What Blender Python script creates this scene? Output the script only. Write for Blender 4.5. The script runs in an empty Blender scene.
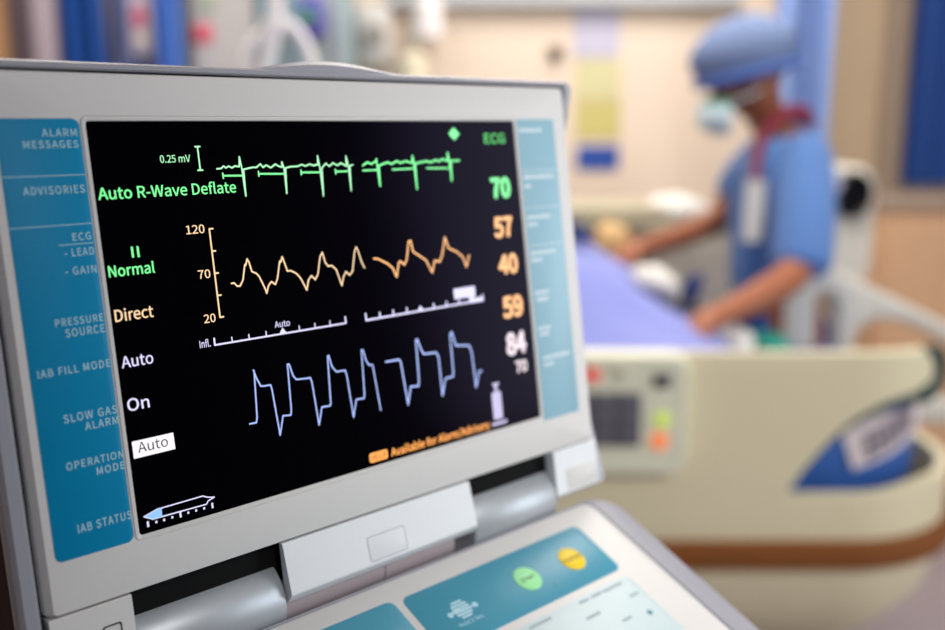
import bpy, bmesh, math, random
from mathutils import Vector, Matrix, noise

random.seed(7)
SC = bpy.context.scene
COL = SC.collection
PI = math.pi

# ------------------------------------------------------------------ camera
F_PX = 984.0
cam_data = bpy.data.cameras.new('camera')
cam_data.sensor_width = 36.0
cam_data.lens = F_PX / 945.0 * 36.0
cam_data.clip_start = 0.02
cam_data.clip_end = 50
cam_data.dof.use_dof = True
cam_data.dof.focus_distance = 0.432
cam_data.dof.aperture_fstop = cam_data.lens / 10.5      # a 10.5 mm wide opening
cam_data.dof.aperture_blades = 0
cam = bpy.data.objects.new('camera', cam_data)
COL.objects.link(cam)
cam.location = (0, 0, 1.30)
cam.rotation_euler = (math.radians(90 - 11.153), 0, 0)
SC.camera = cam

# ------------------------------------------------------------------ world, lights, exposure
SC.view_settings.view_transform = 'Standard'
SC.view_settings.look = 'None'
SC.view_settings.exposure = 0.0
SC.view_settings.gamma = 1.0
SC.view_settings.use_curve_mapping = False

world = bpy.data.worlds.new('world')
SC.world = world
world.use_nodes = True
bg = world.node_tree.nodes['Background']
bg.inputs['Color'].default_value = (0.80, 0.86, 1.0, 1)
bg.inputs['Strength'].default_value = 0.10


def area(name, loc, target, size, power, color):
    l = bpy.data.lights.new(name, 'AREA')
    l.shape = 'RECTANGLE'
    l.size, l.size_y = size
    l.energy = power
    l.color = color
    o = bpy.data.objects.new(name, l)
    COL.objects.link(o)
    o.location = loc
    d = Vector(target) - Vector(loc)
    o.rotation_euler = d.to_track_quat('-Z', 'Y').to_euler()
    return o


sp = bpy.data.lights.new('added_falloff_spot', 'SPOT')       # added unseen spot; its soft edge stands in for lens falloff at left
sp.energy = 160
sp.color = (1.0, 0.98, 0.95)
sp.spot_size = math.radians(54)
sp.spot_blend = 0.9
sp.shadow_soft_size = 0.12
so = bpy.data.objects.new('added_falloff_spot', sp)
COL.objects.link(so)
so.location = (1.10, -0.90, 2.45)
so.rotation_euler = (Vector((0.55, 0.95, 1.0)) - so.location).to_track_quat('-Z', 'Y').to_euler()
area('ceiling_light_lamp', (0.6, 1.75, 2.60), (0.6, 1.75, 0), (1.2, 0.6), 24, (1.0, 0.93, 0.84))
area('ceiling_light_lamp', (0.5, 2.95, 2.60), (0.5, 2.95, 0), (1.2, 0.6), 28, (1.0, 0.94, 0.88))
area('ceiling_light_lamp', (-1.3, 2.4, 2.60), (-1.3, 2.4, 0), (1.2, 0.6), 21, (1.0, 0.95, 0.88))
area('window_daylight', (2.95, 0.65, 1.45), (0.0, 0.62, 1.4), (0.95, 1.25), 30, (0.86, 0.93, 1.0))


# ------------------------------------------------------------------ helpers
def lin(h):
    h = h.lstrip('#')
    out = []
    for i in (0, 2, 4):
        c = int(h[i:i + 2], 16) / 255
        out.append(c / 12.92 if c <= 0.04045 else ((c + 0.055) / 1.055) ** 2.4)
    return out


def mat(name, hexcol, rough=0.5, metal=0.0, var=0.05, scale=40, bump=0.0, coat=0.0, spec=0.5, sheen=0.0, coat_rough=0.25):
    m = bpy.data.materials.new(name)
    m.use_nodes = True
    nt = m.node_tree
    b = nt.nodes['Principled BSDF']
    c = lin(hexcol)
    tc = nt.nodes.new('ShaderNodeTexCoord')
    nz = nt.nodes.new('ShaderNodeTexNoise')
    nz.inputs['Scale'].default_value = scale
    nz.inputs['Detail'].default_value = 4
    nt.links.new(tc.outputs['Object'], nz.inputs['Vector'])
    mx = nt.nodes.new('ShaderNodeMix')
    mx.data_type = 'RGBA'
    mx.inputs[6].default_value = (*[max(0, x * (1 - var)) for x in c], 1)
    mx.inputs[7].default_value = (*[min(1, x * (1 + var)) for x in c], 1)
    nt.links.new(nz.outputs['Fac'], mx.inputs[0])
    nt.links.new(mx.outputs[2], b.inputs['Base Color'])
    b.inputs['Roughness'].default_value = rough
    b.inputs['Metallic'].default_value = metal
    b.inputs['Specular IOR Level'].default_value = spec
    b.inputs['Coat Weight'].default_value = coat
    b.inputs['Coat Roughness'].default_value = coat_rough
    b.inputs['Sheen Weight'].default_value = sheen
    if bump:
        bp = nt.nodes.new('ShaderNodeBump')
        bp.inputs['Strength'].default_value = bump
        bp.inputs['Distance'].default_value = 0.002
        nt.links.new(nz.outputs['Fac'], bp.inputs['Height'])
        nt.links.new(bp.outputs['Normal'], b.inputs['Normal'])
    return m


def glow(name, hexcol, strength):
    m = bpy.data.materials.new(name)
    m.use_nodes = True
    b = m.node_tree.nodes['Principled BSDF']
    c = lin(hexcol)
    b.inputs['Base Color'].default_value = (*[x * 0.15 for x in c], 1)
    b.inputs['Roughness'].default_value = 0.4
    b.inputs['Emission Color'].default_value = (*c, 1)
    b.inputs['Emission Strength'].default_value = strength
    return m


def tag(o, label=None, cat=None, group=None, kind=None):
    if label: o['label'] = label
    if cat: o['category'] = cat
    if group: o['group'] = group
    if kind: o['kind'] = kind
    return o


def thing(name, label, cat, loc=(0, 0, 0), rz=0.0, group=None):
    o = bpy.data.objects.new(name, None)
    o.empty_display_size = 0.05
    COL.objects.link(o)
    o.location = loc
    o.rotation_euler = (0, 0, rz)
    return tag(o, label, cat, group)


IDENT = lambda a, b, c: (a, b, c)


class MB:
    """collects geometry in a local (a,b,c) space, maps it and links it as one mesh"""
    def __init__(self, fn=IDENT):
        self.v, self.f, self.fn = [], [], fn

    def add(self, verts, faces):
        n = len(self.v)
        self.v += [tuple(x) for x in verts]
        self.f += [[n + i for i in f] for f in faces]

    def loft(self, loops, cap0=True, cap1=True, close=False):
        k = len(loops[0])
        verts = [p for l in loops for p in l]
        faces = []
        rng = range(len(loops) if close else len(loops) - 1)
        for j in rng:
            a, b = j * k, ((j + 1) % len(loops)) * k
            for i in range(k):
                i2 = (i + 1) % k
                faces.append([a + i, a + i2, b + i2, b + i])
        if not close:
            if cap0: faces.append(list(range(k))[::-1])
            if cap1: faces.append(list(range((len(loops) - 1) * k, len(loops) * k)))
        self.add(verts, faces)

    def box(self, x0, y0, z0, x1, y1, z1):
        self.add([(x0, y0, z0), (x1, y0, z0), (x1, y1, z0), (x0, y1, z0), (x0, y0, z1), (x1, y0, z1), (x1, y1, z1), (x0, y1, z1)],
                 [[0, 3, 2, 1], [4, 5, 6, 7], [0, 1, 5, 4], [1, 2, 6, 5], [2, 3, 7, 6], [3, 0, 4, 7]])

    def rbox(self, x0, y0, x1, y1, n0, n1, r=2.0, b=0.5):
        """rounded box standing on n0, top n1 with an eased top edge"""
        self.loft([rr(x0, y0, x1, y1, r, n0), rr(x0, y0, x1, y1, r, n1 - b),
                   rr(x0 + b * .3, y0 + b * .3, x1 - b * .3, y1 - b * .3, r, n1 - b * .3),
                   rr(x0 + b, y0 + b, x1 - b, y1 - b, max(r - b, r * .2), n1)])

    def tube(self, pts, rad, k=10, caps=True):
        pts = [Vector(p) for p in pts]
        rads = rad if isinstance(rad, (list, tuple)) else [rad] * len(pts)
        loops = []
        up = Vector((0, 0, 1))
        prev = None
        for i, p in enumerate(pts):
            t = (pts[min(i + 1, len(pts) - 1)] - pts[max(i - 1, 0)]).normalized()
            if prev is None:
                a = t.orthogonal().normalized()
            else:
                a = (prev - t * prev.dot(t)).normalized()
            prev = a
            b = t.cross(a)
            loops.append([p + (a * math.cos(2 * PI * j / k) + b * math.sin(2 * PI * j / k)) * rads[i] for j in range(k)])
        self.loft(loops, caps, caps)

    def disc(self, c, r, h0, h1, k=28, ry=None):
        ry = ry or r
        self.loft([[(c[0] + r * math.cos(2 * PI * i / k), c[1] + ry * math.sin(2 * PI * i / k), h) for i in range(k)] for h in (h0, h1)])

    def ell(self, c, r, ku=20, kv=12, M=None):
        verts, faces = [], []
        for j in range(kv + 1):
            ph = PI * j / kv
            for i in range(ku):
                th = 2 * PI * i / ku
                p = Vector((r[0] * math.sin(ph) * math.cos(th), r[1] * math.sin(ph) * math.sin(th), r[2] * math.cos(ph)))
                if M: p = M @ p
                verts.append(Vector(c) + p)
        for j in range(kv):
            for i in range(ku):
                i2 = (i + 1) % ku
                faces.append([j * ku + i, (j + 1) * ku + i, (j + 1) * ku + i2, j * ku + i2])
        self.add(verts, faces)

    def stroke(self, pts, w, n=0.0):
        for (x0, y0), (x1, y1) in zip(pts, pts[1:]):
            dx, dy = x1 - x0, y1 - y0
            l = math.hypot(dx, dy) or 1e-6
            ox, oy = -dy / l * w / 2, dx / l * w / 2
            self.add([(x0 + ox, y0 + oy, n), (x1 + ox, y1 + oy, n), (x1 - ox, y1 - oy, n), (x0 - ox, y0 - oy, n)], [[0, 1, 2, 3]])
        for i, (x, y) in enumerate(pts):
            self.add([(x + w / 2 * math.cos(j * PI / 4), y + w / 2 * math.sin(j * PI / 4), n + .01 + .002 * (i % 5)) for j in range(8)], [list(range(8))])

    def poly(self, pts, n=0.0):
        self.add([(x, y, n) for x, y in pts], [list(range(len(pts)))])

    def build(self, name, m, parent=None, smooth=35, weld=True):
        bm = bmesh.new()
        vs = [bm.verts.new(self.fn(*p)) for p in self.v]
        for f in self.f:
            try:
                bm.faces.new([vs[i] for i in f])
            except ValueError:
                pass
        if weld:
            bmesh.ops.remove_doubles(bm, verts=bm.verts, dist=1e-6)
        bmesh.ops.recalc_face_normals(bm, faces=bm.faces)
        me = bpy.data.meshes.new(name)
        bm.to_mesh(me)
        bm.free()
        return link(name, me, m, parent, smooth)


def link(name, me, m, parent=None, smooth=35):
    me.materials.clear()
    me.materials.append(m)
    if smooth:
        for p in me.polygons: p.use_smooth = True
        if smooth < 180:
            me.set_sharp_from_angle(angle=math.radians(smooth))
    o = bpy.data.objects.new(name, me)
    COL.objects.link(o)
    if parent: o.parent = parent
    return o


def rr(x0, y0, x1, y1, r, n, k=6):
    pts = []
    for cx, cy, a0 in ((x1 - r, y1 - r, 0), (x0 + r, y1 - r, 90), (x0 + r, y0 + r, 180), (x1 - r, y0 + r, 270)):
        for i in range(k + 1):
            a = math.radians(a0 + 90 * i / k)
            pts.append((cx + r * math.cos(a), cy + r * math.sin(a), n))
    return pts


def rr2(x0, y0, x1, y1, r, n, fn, m=14):
    """rounded outline with points along its upright sides; fn(v) bends its right side in depth"""
    base = rr(x0, y0, x1, y1, r, n)
    out = []
    for i, p in enumerate(base):
        out.append((p[0], p[1], n + (fn(p[1]) if p[0] > 125 else 0)))
        q = base[(i + 1) % len(base)]
        if abs(q[1] - p[1]) > 50:
            for k in range(1, m):
                v = p[1] + (q[1] - p[1]) * k / m
                out.append((p[0] + (q[0] - p[0]) * k / m, v, n + (fn(v) if p[0] > 125 else 0)))
    return out


def skin(name, verts, edges, m, parent=None, sub=2, root=0):
    """verts: (x,y,z,r) or (x,y,z,rx,ry); grown with the Skin modifier and baked"""
    me = bpy.data.meshes.new(name)
    me.from_pydata([v[:3] for v in verts], edges, [])
    o = bpy.data.objects.new(name, me)
    COL.objects.link(o)
    md = o.modifiers.new('skin', 'SKIN')
    md.use_smooth_shade = True
    for i, v in enumerate(verts):
        sv = me.skin_vertices[0].data[i]
        sv.radius = (v[3], v[4] if len(v) > 4 else v[3])
        sv.use_root = (i == root)
    sb = o.modifiers.new('sub', 'SUBSURF')
    sb.levels = sub
    dg = bpy.context.evaluated_depsgraph_get()
    dg.update()
    me2 = bpy.data.meshes.new_from_object(o.evaluated_get(dg))
    bpy.data.objects.remove(o)
    bpy.data.meshes.remove(me)
    me2.name = name
    return link(name, me2, m, parent, 180) if m else me2


_CAP = None
SANS = None
try:                                        # the plain sans serif that ships inside Blender
    SANS = bpy.data.fonts.load(bpy.utils.system_resource('DATAFILES') + '/fonts/Noto Sans CJK Regular.woff2')
except Exception:
    SANS = None


def text_mesh(s, bold=0.0, spacing=1.0):
    cu = bpy.data.curves.new('letters', 'FONT')
    cu.body = s
    if SANS: cu.font = SANS
    cu.space_character = spacing
    cu.resolution_u = 4
    o = bpy.data.objects.new('letters', cu)
    COL.objects.link(o)
    dg = bpy.context.evaluated_depsgraph_get()
    dg.update()
    me = bpy.data.meshes.new_from_object(o.evaluated_get(dg))
    v = [tuple(p.co) for p in me.vertices]
    f = [list(p.vertices) for p in me.polygons]
    bpy.data.objects.remove(o)
    bpy.data.curves.remove(cu)
    bpy.data.meshes.remove(me)
    return v, f


def write(mb, s, u0, u1, base, cap, n, bold=0.0, spacing=1.0):
    """letters from u0 to u1 on the baseline v=base, capital height cap; v grows downwards"""
    global _CAP
    if _CAP is None:
        hv, _ = text_mesh('H')
        _CAP = max(p[1] for p in hv)
    v, f = text_mesh(s, bold, spacing)
    x0 = min(p[0] for p in v)
    x1 = max(p[0] for p in v)
    d = bold * cap / 0.75
    for i, (du, dv) in enumerate(((0, 0), (d, 0), (-d, 0), (0, d), (0, -d), (d * .7, d * .7), (-d * .7, d * .7), (d * .7, -d * .7), (-d * .7, -d * .7)) if bold else ((0, 0),)):
        mb.add([(u0 + d + (p[0] - x0) / (x1 - x0) * (u1 - u0 - 2 * d) + du, base - p[1] / _CAP * cap + dv, n + .002 * i) for p in v], f)

# ------------------------------------------------------------------ the room
M_wall = mat('painted_wall_peach', '#ead8c6', 0.8, var=0.03, scale=3)
M_floor = mat('vinyl_floor_lilac_grey', '#a49aa0', 0.45, var=0.08, scale=6)
M_ceil = mat('ceiling_white', '#eceae6', 0.9)
M_trim = mat('grey_rail_paint', '#b9bcc0', 0.5)


def slab(name, x0, y0, z0, x1, y1, z1, m):
    b = MB()
    b.box(x0, y0, z0, x1, y1, z1)
    return tag(b.build(name, m, None, 0), kind='structure')


slab('floor', -2.6, -1.6, -0.05, 3.0, 3.75, 0.0, M_floor)
slab('wall_back', -2.6, 3.65, 0.0, 3.0, 3.75, 2.7, M_wall)
slab('wall_left', -2.7, -1.6, 0.0, -2.6, 3.75, 2.7, M_wall)
slab('ceiling', -2.7, -1.6, 2.7, 3.1, 3.75, 2.8, M_ceil)
b = MB()                                   # right wall with its window opening
b.box(3.0, -1.6, 0, 3.1, 3.75, 0.9); b.box(3.0, -1.6, 2.2, 3.1, 3.75, 2.7)
b.box(3.0, -1.6, 0.9, 3.1, 0.1, 2.2); b.box(3.0, 1.2, 0.9, 3.1, 3.75, 2.2)
tag(b.build('wall_right', M_wall, None, 0), kind='structure')
b = MB()
for a in ((0.1, 0.9, 0.15, 2.2), (1.15, 0.9, 1.2, 2.2), (0.64, 0.9, 0.66, 2.2)):
    b.box(2.99, a[0], a[1], 3.08, a[2], a[3])
b.box(2.99, 0.1, 0.9, 3.08, 1.2, 0.95); b.box(2.99, 0.1, 2.15, 3.08, 1.2, 2.2)
tag(b.build('window_1', M_trim, None, 0), kind='structure')
slab('trim_1', -0.30, 3.60, 1.700, 0.95, 3.66, 1.745, M_trim)      # service rail high on the back wall
slab('baseboard_back', -2.6, 3.63, 0.0, 3.0, 3.66, 0.1, M_trim)

# tan pilaster and strip beside the blue window blind, right of the nurse
M_tan = mat('tan_panel', '#cdb596', 0.7, var=0.04, scale=4)
M_taupe = mat('taupe_frame', '#a5917f', 0.6)
slab('trim_2', 1.10, 3.56, 0.0, 1.44, 3.65, 2.7, M_tan)
slab('trim_3', 1.44, 3.54, 0.0, 1.515, 3.65, 2.7, M_taupe)

# ------------------------------------------------------------------ traces on the display, in mm on the picture area
ECG_A = [[55.9, 20.9], [57.9, 20.8], [59.4, 19.8], [60.4, 20.6], [61.8, 19.9], [63.4, 20.7], [64.9, 19.9], [67.1, 20.3], [67.7, 15.9], [68.3, 21.3], [68.7, 33.5], [69.1, 21.6], [72.3, 21.0], [74.1, 20.8], [75.8, 20.9], [78.0, 19.4], [79.3, 21.0], [81.1, 20.0], [83.3, 21.3], [85.9, 19.7], [87.6, 20.7], [89.3, 21.2], [89.6, 18.8], [90.4, 22.1], [90.3, 33.4], [91.2, 21.6], [94.1, 21.1], [97.8, 21.1], [100.4, 20.3], [102.2, 21.1], [104.8, 20.2], [106.6, 21.0], [109.4, 20.6], [109.7, 16.4], [110.4, 22.7], [110.6, 35.5], [111.5, 22.2], [114.1, 20.2], [115.8, 21.6], [118.2, 20.1], [120.7, 21.4], [122.8, 20.2], [125.9, 21.9], [126.3, 17.0], [127.2, 22.7], [127.2, 33.9], [128.0, 21.7], [129.8, 21.4]]
ECG_B = [[136.0, 21.8], [139.0, 20.3], [141.3, 21.3], [144.4, 19.9], [144.8, 18.9], [144.9, 21.8], [145.4, 32.4], [146.0, 22.2], [148.5, 21.5], [151.9, 20.7], [154.2, 21.7], [157.7, 20.2], [160.1, 21.3], [163.6, 20.4], [167.6, 21.5], [168.5, 17.9], [169.0, 21.8], [169.3, 35.0], [169.8, 21.9], [173.7, 21.3], [177.3, 20.8], [180.7, 21.5], [184.4, 20.3], [186.1, 21.3], [188.9, 20.0], [192.4, 21.2], [193.0, 16.7], [193.7, 21.2], [194.1, 31.8], [194.8, 21.2], [201.0, 21.1]]
ART_A = [[56.3, 71.8], [57.6, 71.7], [58.9, 73.3], [60.4, 73.4], [62.2, 70.9], [64.0, 64.1], [64.4, 64.6], [65.5, 61.7], [66.3, 63.3], [67.2, 67.6], [69.4, 68.7], [70.7, 70.3], [73.0, 76.2], [73.5, 78.3], [74.9, 74.9], [76.7, 73.2], [78.5, 74.8], [80.0, 72.3], [82.3, 64.3], [82.8, 64.9], [83.9, 62.4], [84.8, 65.6], [85.8, 69.3], [87.7, 69.3], [90.5, 70.9], [92.6, 73.4], [95.2, 79.3], [96.8, 74.7], [98.7, 72.8], [100.6, 74.9], [102.4, 72.6], [104.8, 64.3], [106.3, 62.4], [107.3, 67.3], [108.8, 69.3], [111.0, 69.2], [113.3, 71.6], [115.5, 79.5], [117.0, 75.3], [118.8, 73.0], [120.8, 74.9], [122.8, 73.1], [125.3, 63.5], [126.6, 61.6], [127.6, 64.3], [128.8, 69.1], [130.2, 72.2]]
ART_B = [[136.6, 68.3], [138.9, 68.5], [145.0, 71.7], [147.9, 74.2], [149.8, 78.9], [152.1, 72.0], [153.3, 71.1], [155.6, 73.3], [157.6, 70.6], [160.0, 61.6], [161.4, 61.3], [162.3, 67.1], [164.7, 68.6], [170.3, 72.2], [173.8, 79.2], [176.4, 73.0], [179.8, 74.0], [182.1, 70.2], [185.1, 61.4], [186.4, 65.8], [187.0, 67.5], [192.2, 69.7], [196.5, 72.9], [198.5, 78.6], [201.2, 72.6]]
BAL_A = [[56.9, 135.8], [60.3, 135.9], [61.0, 133.8], [62.3, 112.5], [62.0, 112.0], [63.0, 115.7], [64.8, 119.9], [67.1, 120.2], [69.8, 120.2], [70.3, 122.2], [71.8, 144.2], [74.5, 135.7], [78.7, 136.2], [79.3, 133.3], [80.0, 112.4], [80.9, 112.4], [82.3, 118.1], [83.8, 120.2], [88.1, 120.6], [91.6, 120.8], [92.2, 123.0], [93.5, 144.0], [96.2, 135.9], [101.1, 136.1], [101.5, 134.5], [102.6, 112.4], [103.3, 112.0], [104.5, 117.6], [106.7, 120.5], [111.9, 120.7], [112.5, 123.4], [113.8, 144.4], [116.6, 136.1], [121.3, 136.4], [121.8, 134.6], [122.9, 112.4], [123.8, 112.6], [125.1, 118.3], [126.5, 120.6], [128.7, 120.8], [130.7, 144.2]]
BAL_B = [[137.2, 120.7], [145.8, 121.0], [146.6, 122.5], [148.5, 144.9], [151.4, 136.1], [156.6, 136.7], [157.3, 133.7], [158.0, 112.7], [159.1, 112.6], [160.7, 117.8], [162.3, 120.8], [170.8, 121.3], [172.2, 124.0], [172.2, 144.8], [175.4, 136.1], [180.9, 136.0], [181.4, 133.8], [181.8, 113.1], [183.2, 112.2], [185.1, 119.8], [194.7, 121.3], [196.1, 125.0], [196.9, 144.8], [200.0, 136.5], [202.1, 136.6]]
MARKS = [[[58.5, 24.0], [68.1, 24.3]], [[76.6, 23.8], [89.8, 24.3]], [[99.5, 24.0], [109.9, 24.3]], [[119.2, 24.3], [126.3, 24.3]], [[135.7, 24.3], [145.2, 24.3]], [[154.3, 24.4], [168.1, 24.4]], [[177.3, 24.5], [192.8, 25.0]]]

# ------------------------------------------------------------------ the balloon pump console (lid coordinates in mm)
YAW = math.radians(43.2677)
TILT = math.radians(8.25)
DECK = math.radians(23.5)
P0 = Vector((-0.15538, 0.40216, 1.30))       # top left corner of the picture area
ux = Vector((math.cos(YAW), math.sin(YAW), 0))
nh = Vector((math.sin(YAW), -math.cos(YAW), 0))
base = P0 + ux * 0.125 + nh * 0.06
console = thing('balloon_pump_console', 'pale grey hospital pump console with a lit black waveform screen and teal keypad', 'medical monitor',
                (base.x, base.y, 0), YAW)


def lid(u, v, n):
    u, v, n = u / 1000, v / 1000, n / 1000
    return (u - 0.125, 0.06 - v * math.sin(TILT) - n * math.cos(TILT), 1.30 - v * math.cos(TILT) + n * math.sin(TILT))


def deck(u, s, h):
    x, y, z = lid(u, 229, 0)
    s, h = s / 1000, h / 1000
    return (x, y - s * math.cos(DECK) - h * math.sin(DECK), z - s * math.sin(DECK) + h * math.cos(DECK))


M_bezel = mat('pale_grey_plastic', '#d5d4d3', 0.42, var=0.02, scale=300)
M_flap = mat('cool_white_plastic', '#e2e6ea', 0.42, var=0.02, scale=300)
M_shell = mat('grey_lilac_shell_plastic', '#9c9ca6', 0.38, var=0.03, scale=300)
M_gap = mat('black_and_gap_shade', '#050506', 0.7, spec=0.15)  # plain black, also laid into the lid gaps as painted shade
M_silver = mat('silver_paint', '#aeb4ba', 0.42, metal=0.45, var=0.02, scale=300)
M_inner = mat('mauve_grey_plastic', '#a3979c', 0.5)
M_teal = mat('teal_overlay_film', '#0086b6', 0.40, var=0.02, scale=300, spec=0.15)
M_teal3 = mat('teal_film_glare_tint', '#8ab8cb', 0.45, var=0.02, scale=300, coat=0.6, coat_rough=0.45)  # same film as the left strip, glare lightened into the base colour
M_teal2 = mat('light_teal_overlay_film', '#3f93ad', 0.35, var=0.03, scale=300)
M_pale = mat('pale_blue_overlay_film', '#bfd2d7', 0.4, var=0.02)
M_print = mat('pale_print', '#a6d0de', 0.5)
M_printr = mat('white_print', '#dcebf2', 0.5)
M_glass = mat('black_screen_glass', '#020204', 0.16, var=0.0, spec=0.03)
M_glass.node_tree.nodes['Principled BSDF'].inputs['Specular Tint'].default_value = (0.55, 0.33, 1.0, 1)   # violet reflection tint standing in for the display's backlight leak
M_ink = mat('dark_ink', '#3c4a44', 0.6)
M_gink = mat('grey_blue_ink', '#8fa6ae', 0.6)

# housing of the lid
b = MB(lid)
def ease(t): t = min(1, max(0, t)); return t * t * (3 - 2 * t)
def waist(v): return -13 * ease((v + 24) / 52) * min(1, max(0, (223 - v) / 62))      # the side sweeps back between the corners
def waist2(v): return .55 * waist(v)
flat = lambda v: 0
b.loft([rr2(-43, -20.6, 292.6, 222, 3, -36, flat), rr2(-43, -20.6, 292.6, 222, 3, -1.2, waist), rr2(-43.8, -21.2, 293.4, 222.3, 3.5, -0.4, waist),
        rr2(-48.6, -23, 298.2, 222.6, 5, -0.6, waist), rr2(-50, -24, 299.8, 223, 6, -2.2, waist), rr2(-50, -24, 299.8, 223, 6, -6, waist),
        rr2(-44, -18, 293, 219, 7, -30, waist2), rr2(-30, -8, 280, 214, 9, -46, flat)])
b.build('lid_housing', M_shell, console)
b = MB(lid)                                 # grip swelling on the top edge
loops = []
for i in range(25):
    t = i / 24
    u = 70 + 112 * t
    hgt = 5.7 * (math.sin(PI * min(1, max(0, t))) ** 1.6) * (1.25 - 0.5 * t)
    loops.append([(u, -20.5, -1.6), (u, -22.5 - hgt * .8, -1.8), (u, -23.4 - hgt, -4), (u, -23.4 - hgt, -26), (u, -20, -30)])
b.loft(loops)
b.build('carry_handle', M_shell, console)
b = MB(lid)
b.loft([rr(-42.9, -20.5, 292.5, 221.8, 3, -8.8), rr(-42.9, -20.5, 292.5, 221.8, 3, -7.0)])
b.build('seam_gap_shade', M_gap, console)  # black plate painting the shade in the lid gap and hinge recess

# front frame around the picture
b = MB(lid)
b.loft([rr(-40.6, -20.0, 291.2, 193.6, 2, -35), rr(-40.6, -20.0, 291.2, 193.6, 2, -3.4), rr(-40.0, -19.8, 290.6, 193.6, 2, -2.4),
        rr(-38.0, -19.0, 288.6, 193.2, 2, -0.1), rr(-37.4, -18.7, 288.0, 192.9, 2, 0), rr(-2.6, -2.2, 247.4, 173.8, 2.5, 0),
        rr(-2.4, -2.0, 247.2, 173.6, 2.5, -0.35), rr(-1.9, -1.7, 246.8, 173.2, 2.3, -0.35), rr(-1.7, -1.5, 246.6, 173.0, 2.2, 0.35),
        rr(-0.5, -0.4, 245.6, 171.8, 1.6, 0.35), rr(0, 0, 245, 171.3, 1.5, -0.1), rr(0, 0, 245, 171.3, 1.5, -8), rr(0, 0, 245, 171.3, 1.5, -35)], close=True)
b.build('front_bezel', M_bezel, console)
b = MB(lid)
b.loft([rr(0.02, 0.02, 244.98, 171.28, 1.5, -6), rr(0.02, 0.02, 244.98, 171.28, 1.5, -0.4)])
screen = tag(b.build('display_screen', M_glass, console), 'black glossy display showing coloured traces')

G_green = glow('lit_green', '#7dff9a', 1.1)
G_mint = glow('lit_pale_green', '#b4ffc4', 1.0)
G_orange = glow('lit_orange', '#ffb873', 1.15)
G_cream = glow('lit_cream_orange', '#ffd9a8', 1.0)
G_lav = glow('lit_lavender_white', '#dfdcff', 1.0)
G_blue = glow('lit_periwinkle', '#a9bfff', 1.0)
G_white = glow('lit_white', '#fbf7ff', 1.0)
G_pink = glow('lit_pinkish_white', '#f6e2ea', 0.95)
G_sky = glow('lit_sky_blue', '#8fc4ff', 1.0)
G_amber = glow('lit_amber', '#ffa54a', 1.2)
SN = -0.25

for s, u0, u1, vb, ch, m, bd, what in (
        ('0.25 mV', 29.9, 43.8, 17.5, 3.1, G_mint, .006, 'small pale green scale text'),
        ('Auto R-Wave Deflate', 1.4, 64.2, 31.6, 4.7, G_green, .012, 'green mode text'),
        ('II', 12.2, 15.6, 56.1, 4.4, G_green, .012, 'green lead number'),
        ('Normal', 1.5, 21.4, 63.2, 4.5, G_green, .014, 'green text Normal'),
        ('Direct', 1.7, 18.4, 81.6, 4.8, G_cream, .012, 'cream orange text Direct'),
        ('Auto', 1.9, 15.7, 100.9, 4.7, G_lav, .010, 'lavender text Auto'),
        ('On', 2.0, 11.6, 119.0, 5.0, G_lav, .014, 'lavender text On'),
        ('120', 37.7, 46.4, 48.4, 3.6, G_cream, .012, 'cream axis number'),
        ('70', 40.7, 46.6, 68.1, 3.6, G_cream, .012, 'cream axis number'),
        ('20', 40.9, 46.5, 87.6, 3.6, G_cream, .012, 'cream axis number'),
        ('Infl.', 37.4, 42.6, 98.1, 3.2, G_lav, .008, 'lavender text beside the timing scale'),
        ('Auto', 75.7, 83.9, 94.6, 2.8, G_lav, .008, 'small lavender text above the timing scale'),
        ('ECG', 221.2, 237.2, 12.2, 5.2, glow('lit_dim_green', '#49d65e', 1.0), .018, 'dim green text'),
        ('70', 222.6, 237.9, 42.3, 10.3, G_green, .050, 'large green reading'),
        ('57', 222.0, 237.0, 64.3, 10.4, G_orange, .050, 'large orange reading'),
        ('40', 222.7, 238.2, 85.1, 10.0, G_orange, .050, 'large orange reading'),
        ('59', 222.8, 239.2, 109.9, 11.0, G_orange, .050, 'large orange reading'),
        ('84', 222.8, 239.0, 131.1, 11.3, G_pink, .055, 'large pinkish white reading'),
        ('70', 228.5, 238.0, 142.4, 6.3, G_pink, .045, 'small pinkish white reading'),
        ('Available for Alarm/Advisory', 134.2, 204.2, 169.0, 4.0, G_amber, .024, 'amber help text along the bottom')):
    b = MB(lid)
    write(b, s, u0, u1, vb, ch, SN, bd)
    tag(b.build('readout_text', m, screen, 0), what)

for pts, m, w, nm in ((ECG_A, G_mint, .75, 'ecg_trace'), (ECG_B, G_green, .95, 'ecg_trace'), (ART_A, G_cream, .75, 'pressure_trace'),
                      (ART_B, G_orange, .95, 'pressure_trace'), (BAL_A, G_blue, .75, 'balloon_trace'), (BAL_B, G_blue, .95, 'balloon_trace')):
    b = MB(lid)
    b.stroke(pts, w, SN)
    tag(b.build(nm, m, screen, 0), {'e': 'green heartbeat trace', 'p': 'orange pressure trace', 'b': 'pale blue balloon trace'}[nm[0]])
for (p, q), tk in zip(MARKS, (1, 1, 1, 1, 0, 0, 0)):
    b = MB(lid)
    b.stroke([p, q], .8, SN)
    if tk: b.stroke([(p[0], p[1] - 1.1), (p[0], p[1] + 1.1)], .7, SN)
    tag(b.build('marker_bar', G_green, screen, 0), 'green bar under the heartbeat trace')
b = MB(lid)
b.stroke([(47.85, 11), (47.85, 21.2)], .7, SN)
b.stroke([(46.7, 11), (49, 11)], .7, SN); b.stroke([(46.7, 21.2), (49, 21.2)], .7, SN)
tag(b.build('amplitude_bar', G_mint, screen, 0), 'pale green amplitude bar')
b = MB(lid)
b.poly([(199, 3.2), (203, 6.8), (199, 10.4), (195, 6.8)], SN)
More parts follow.
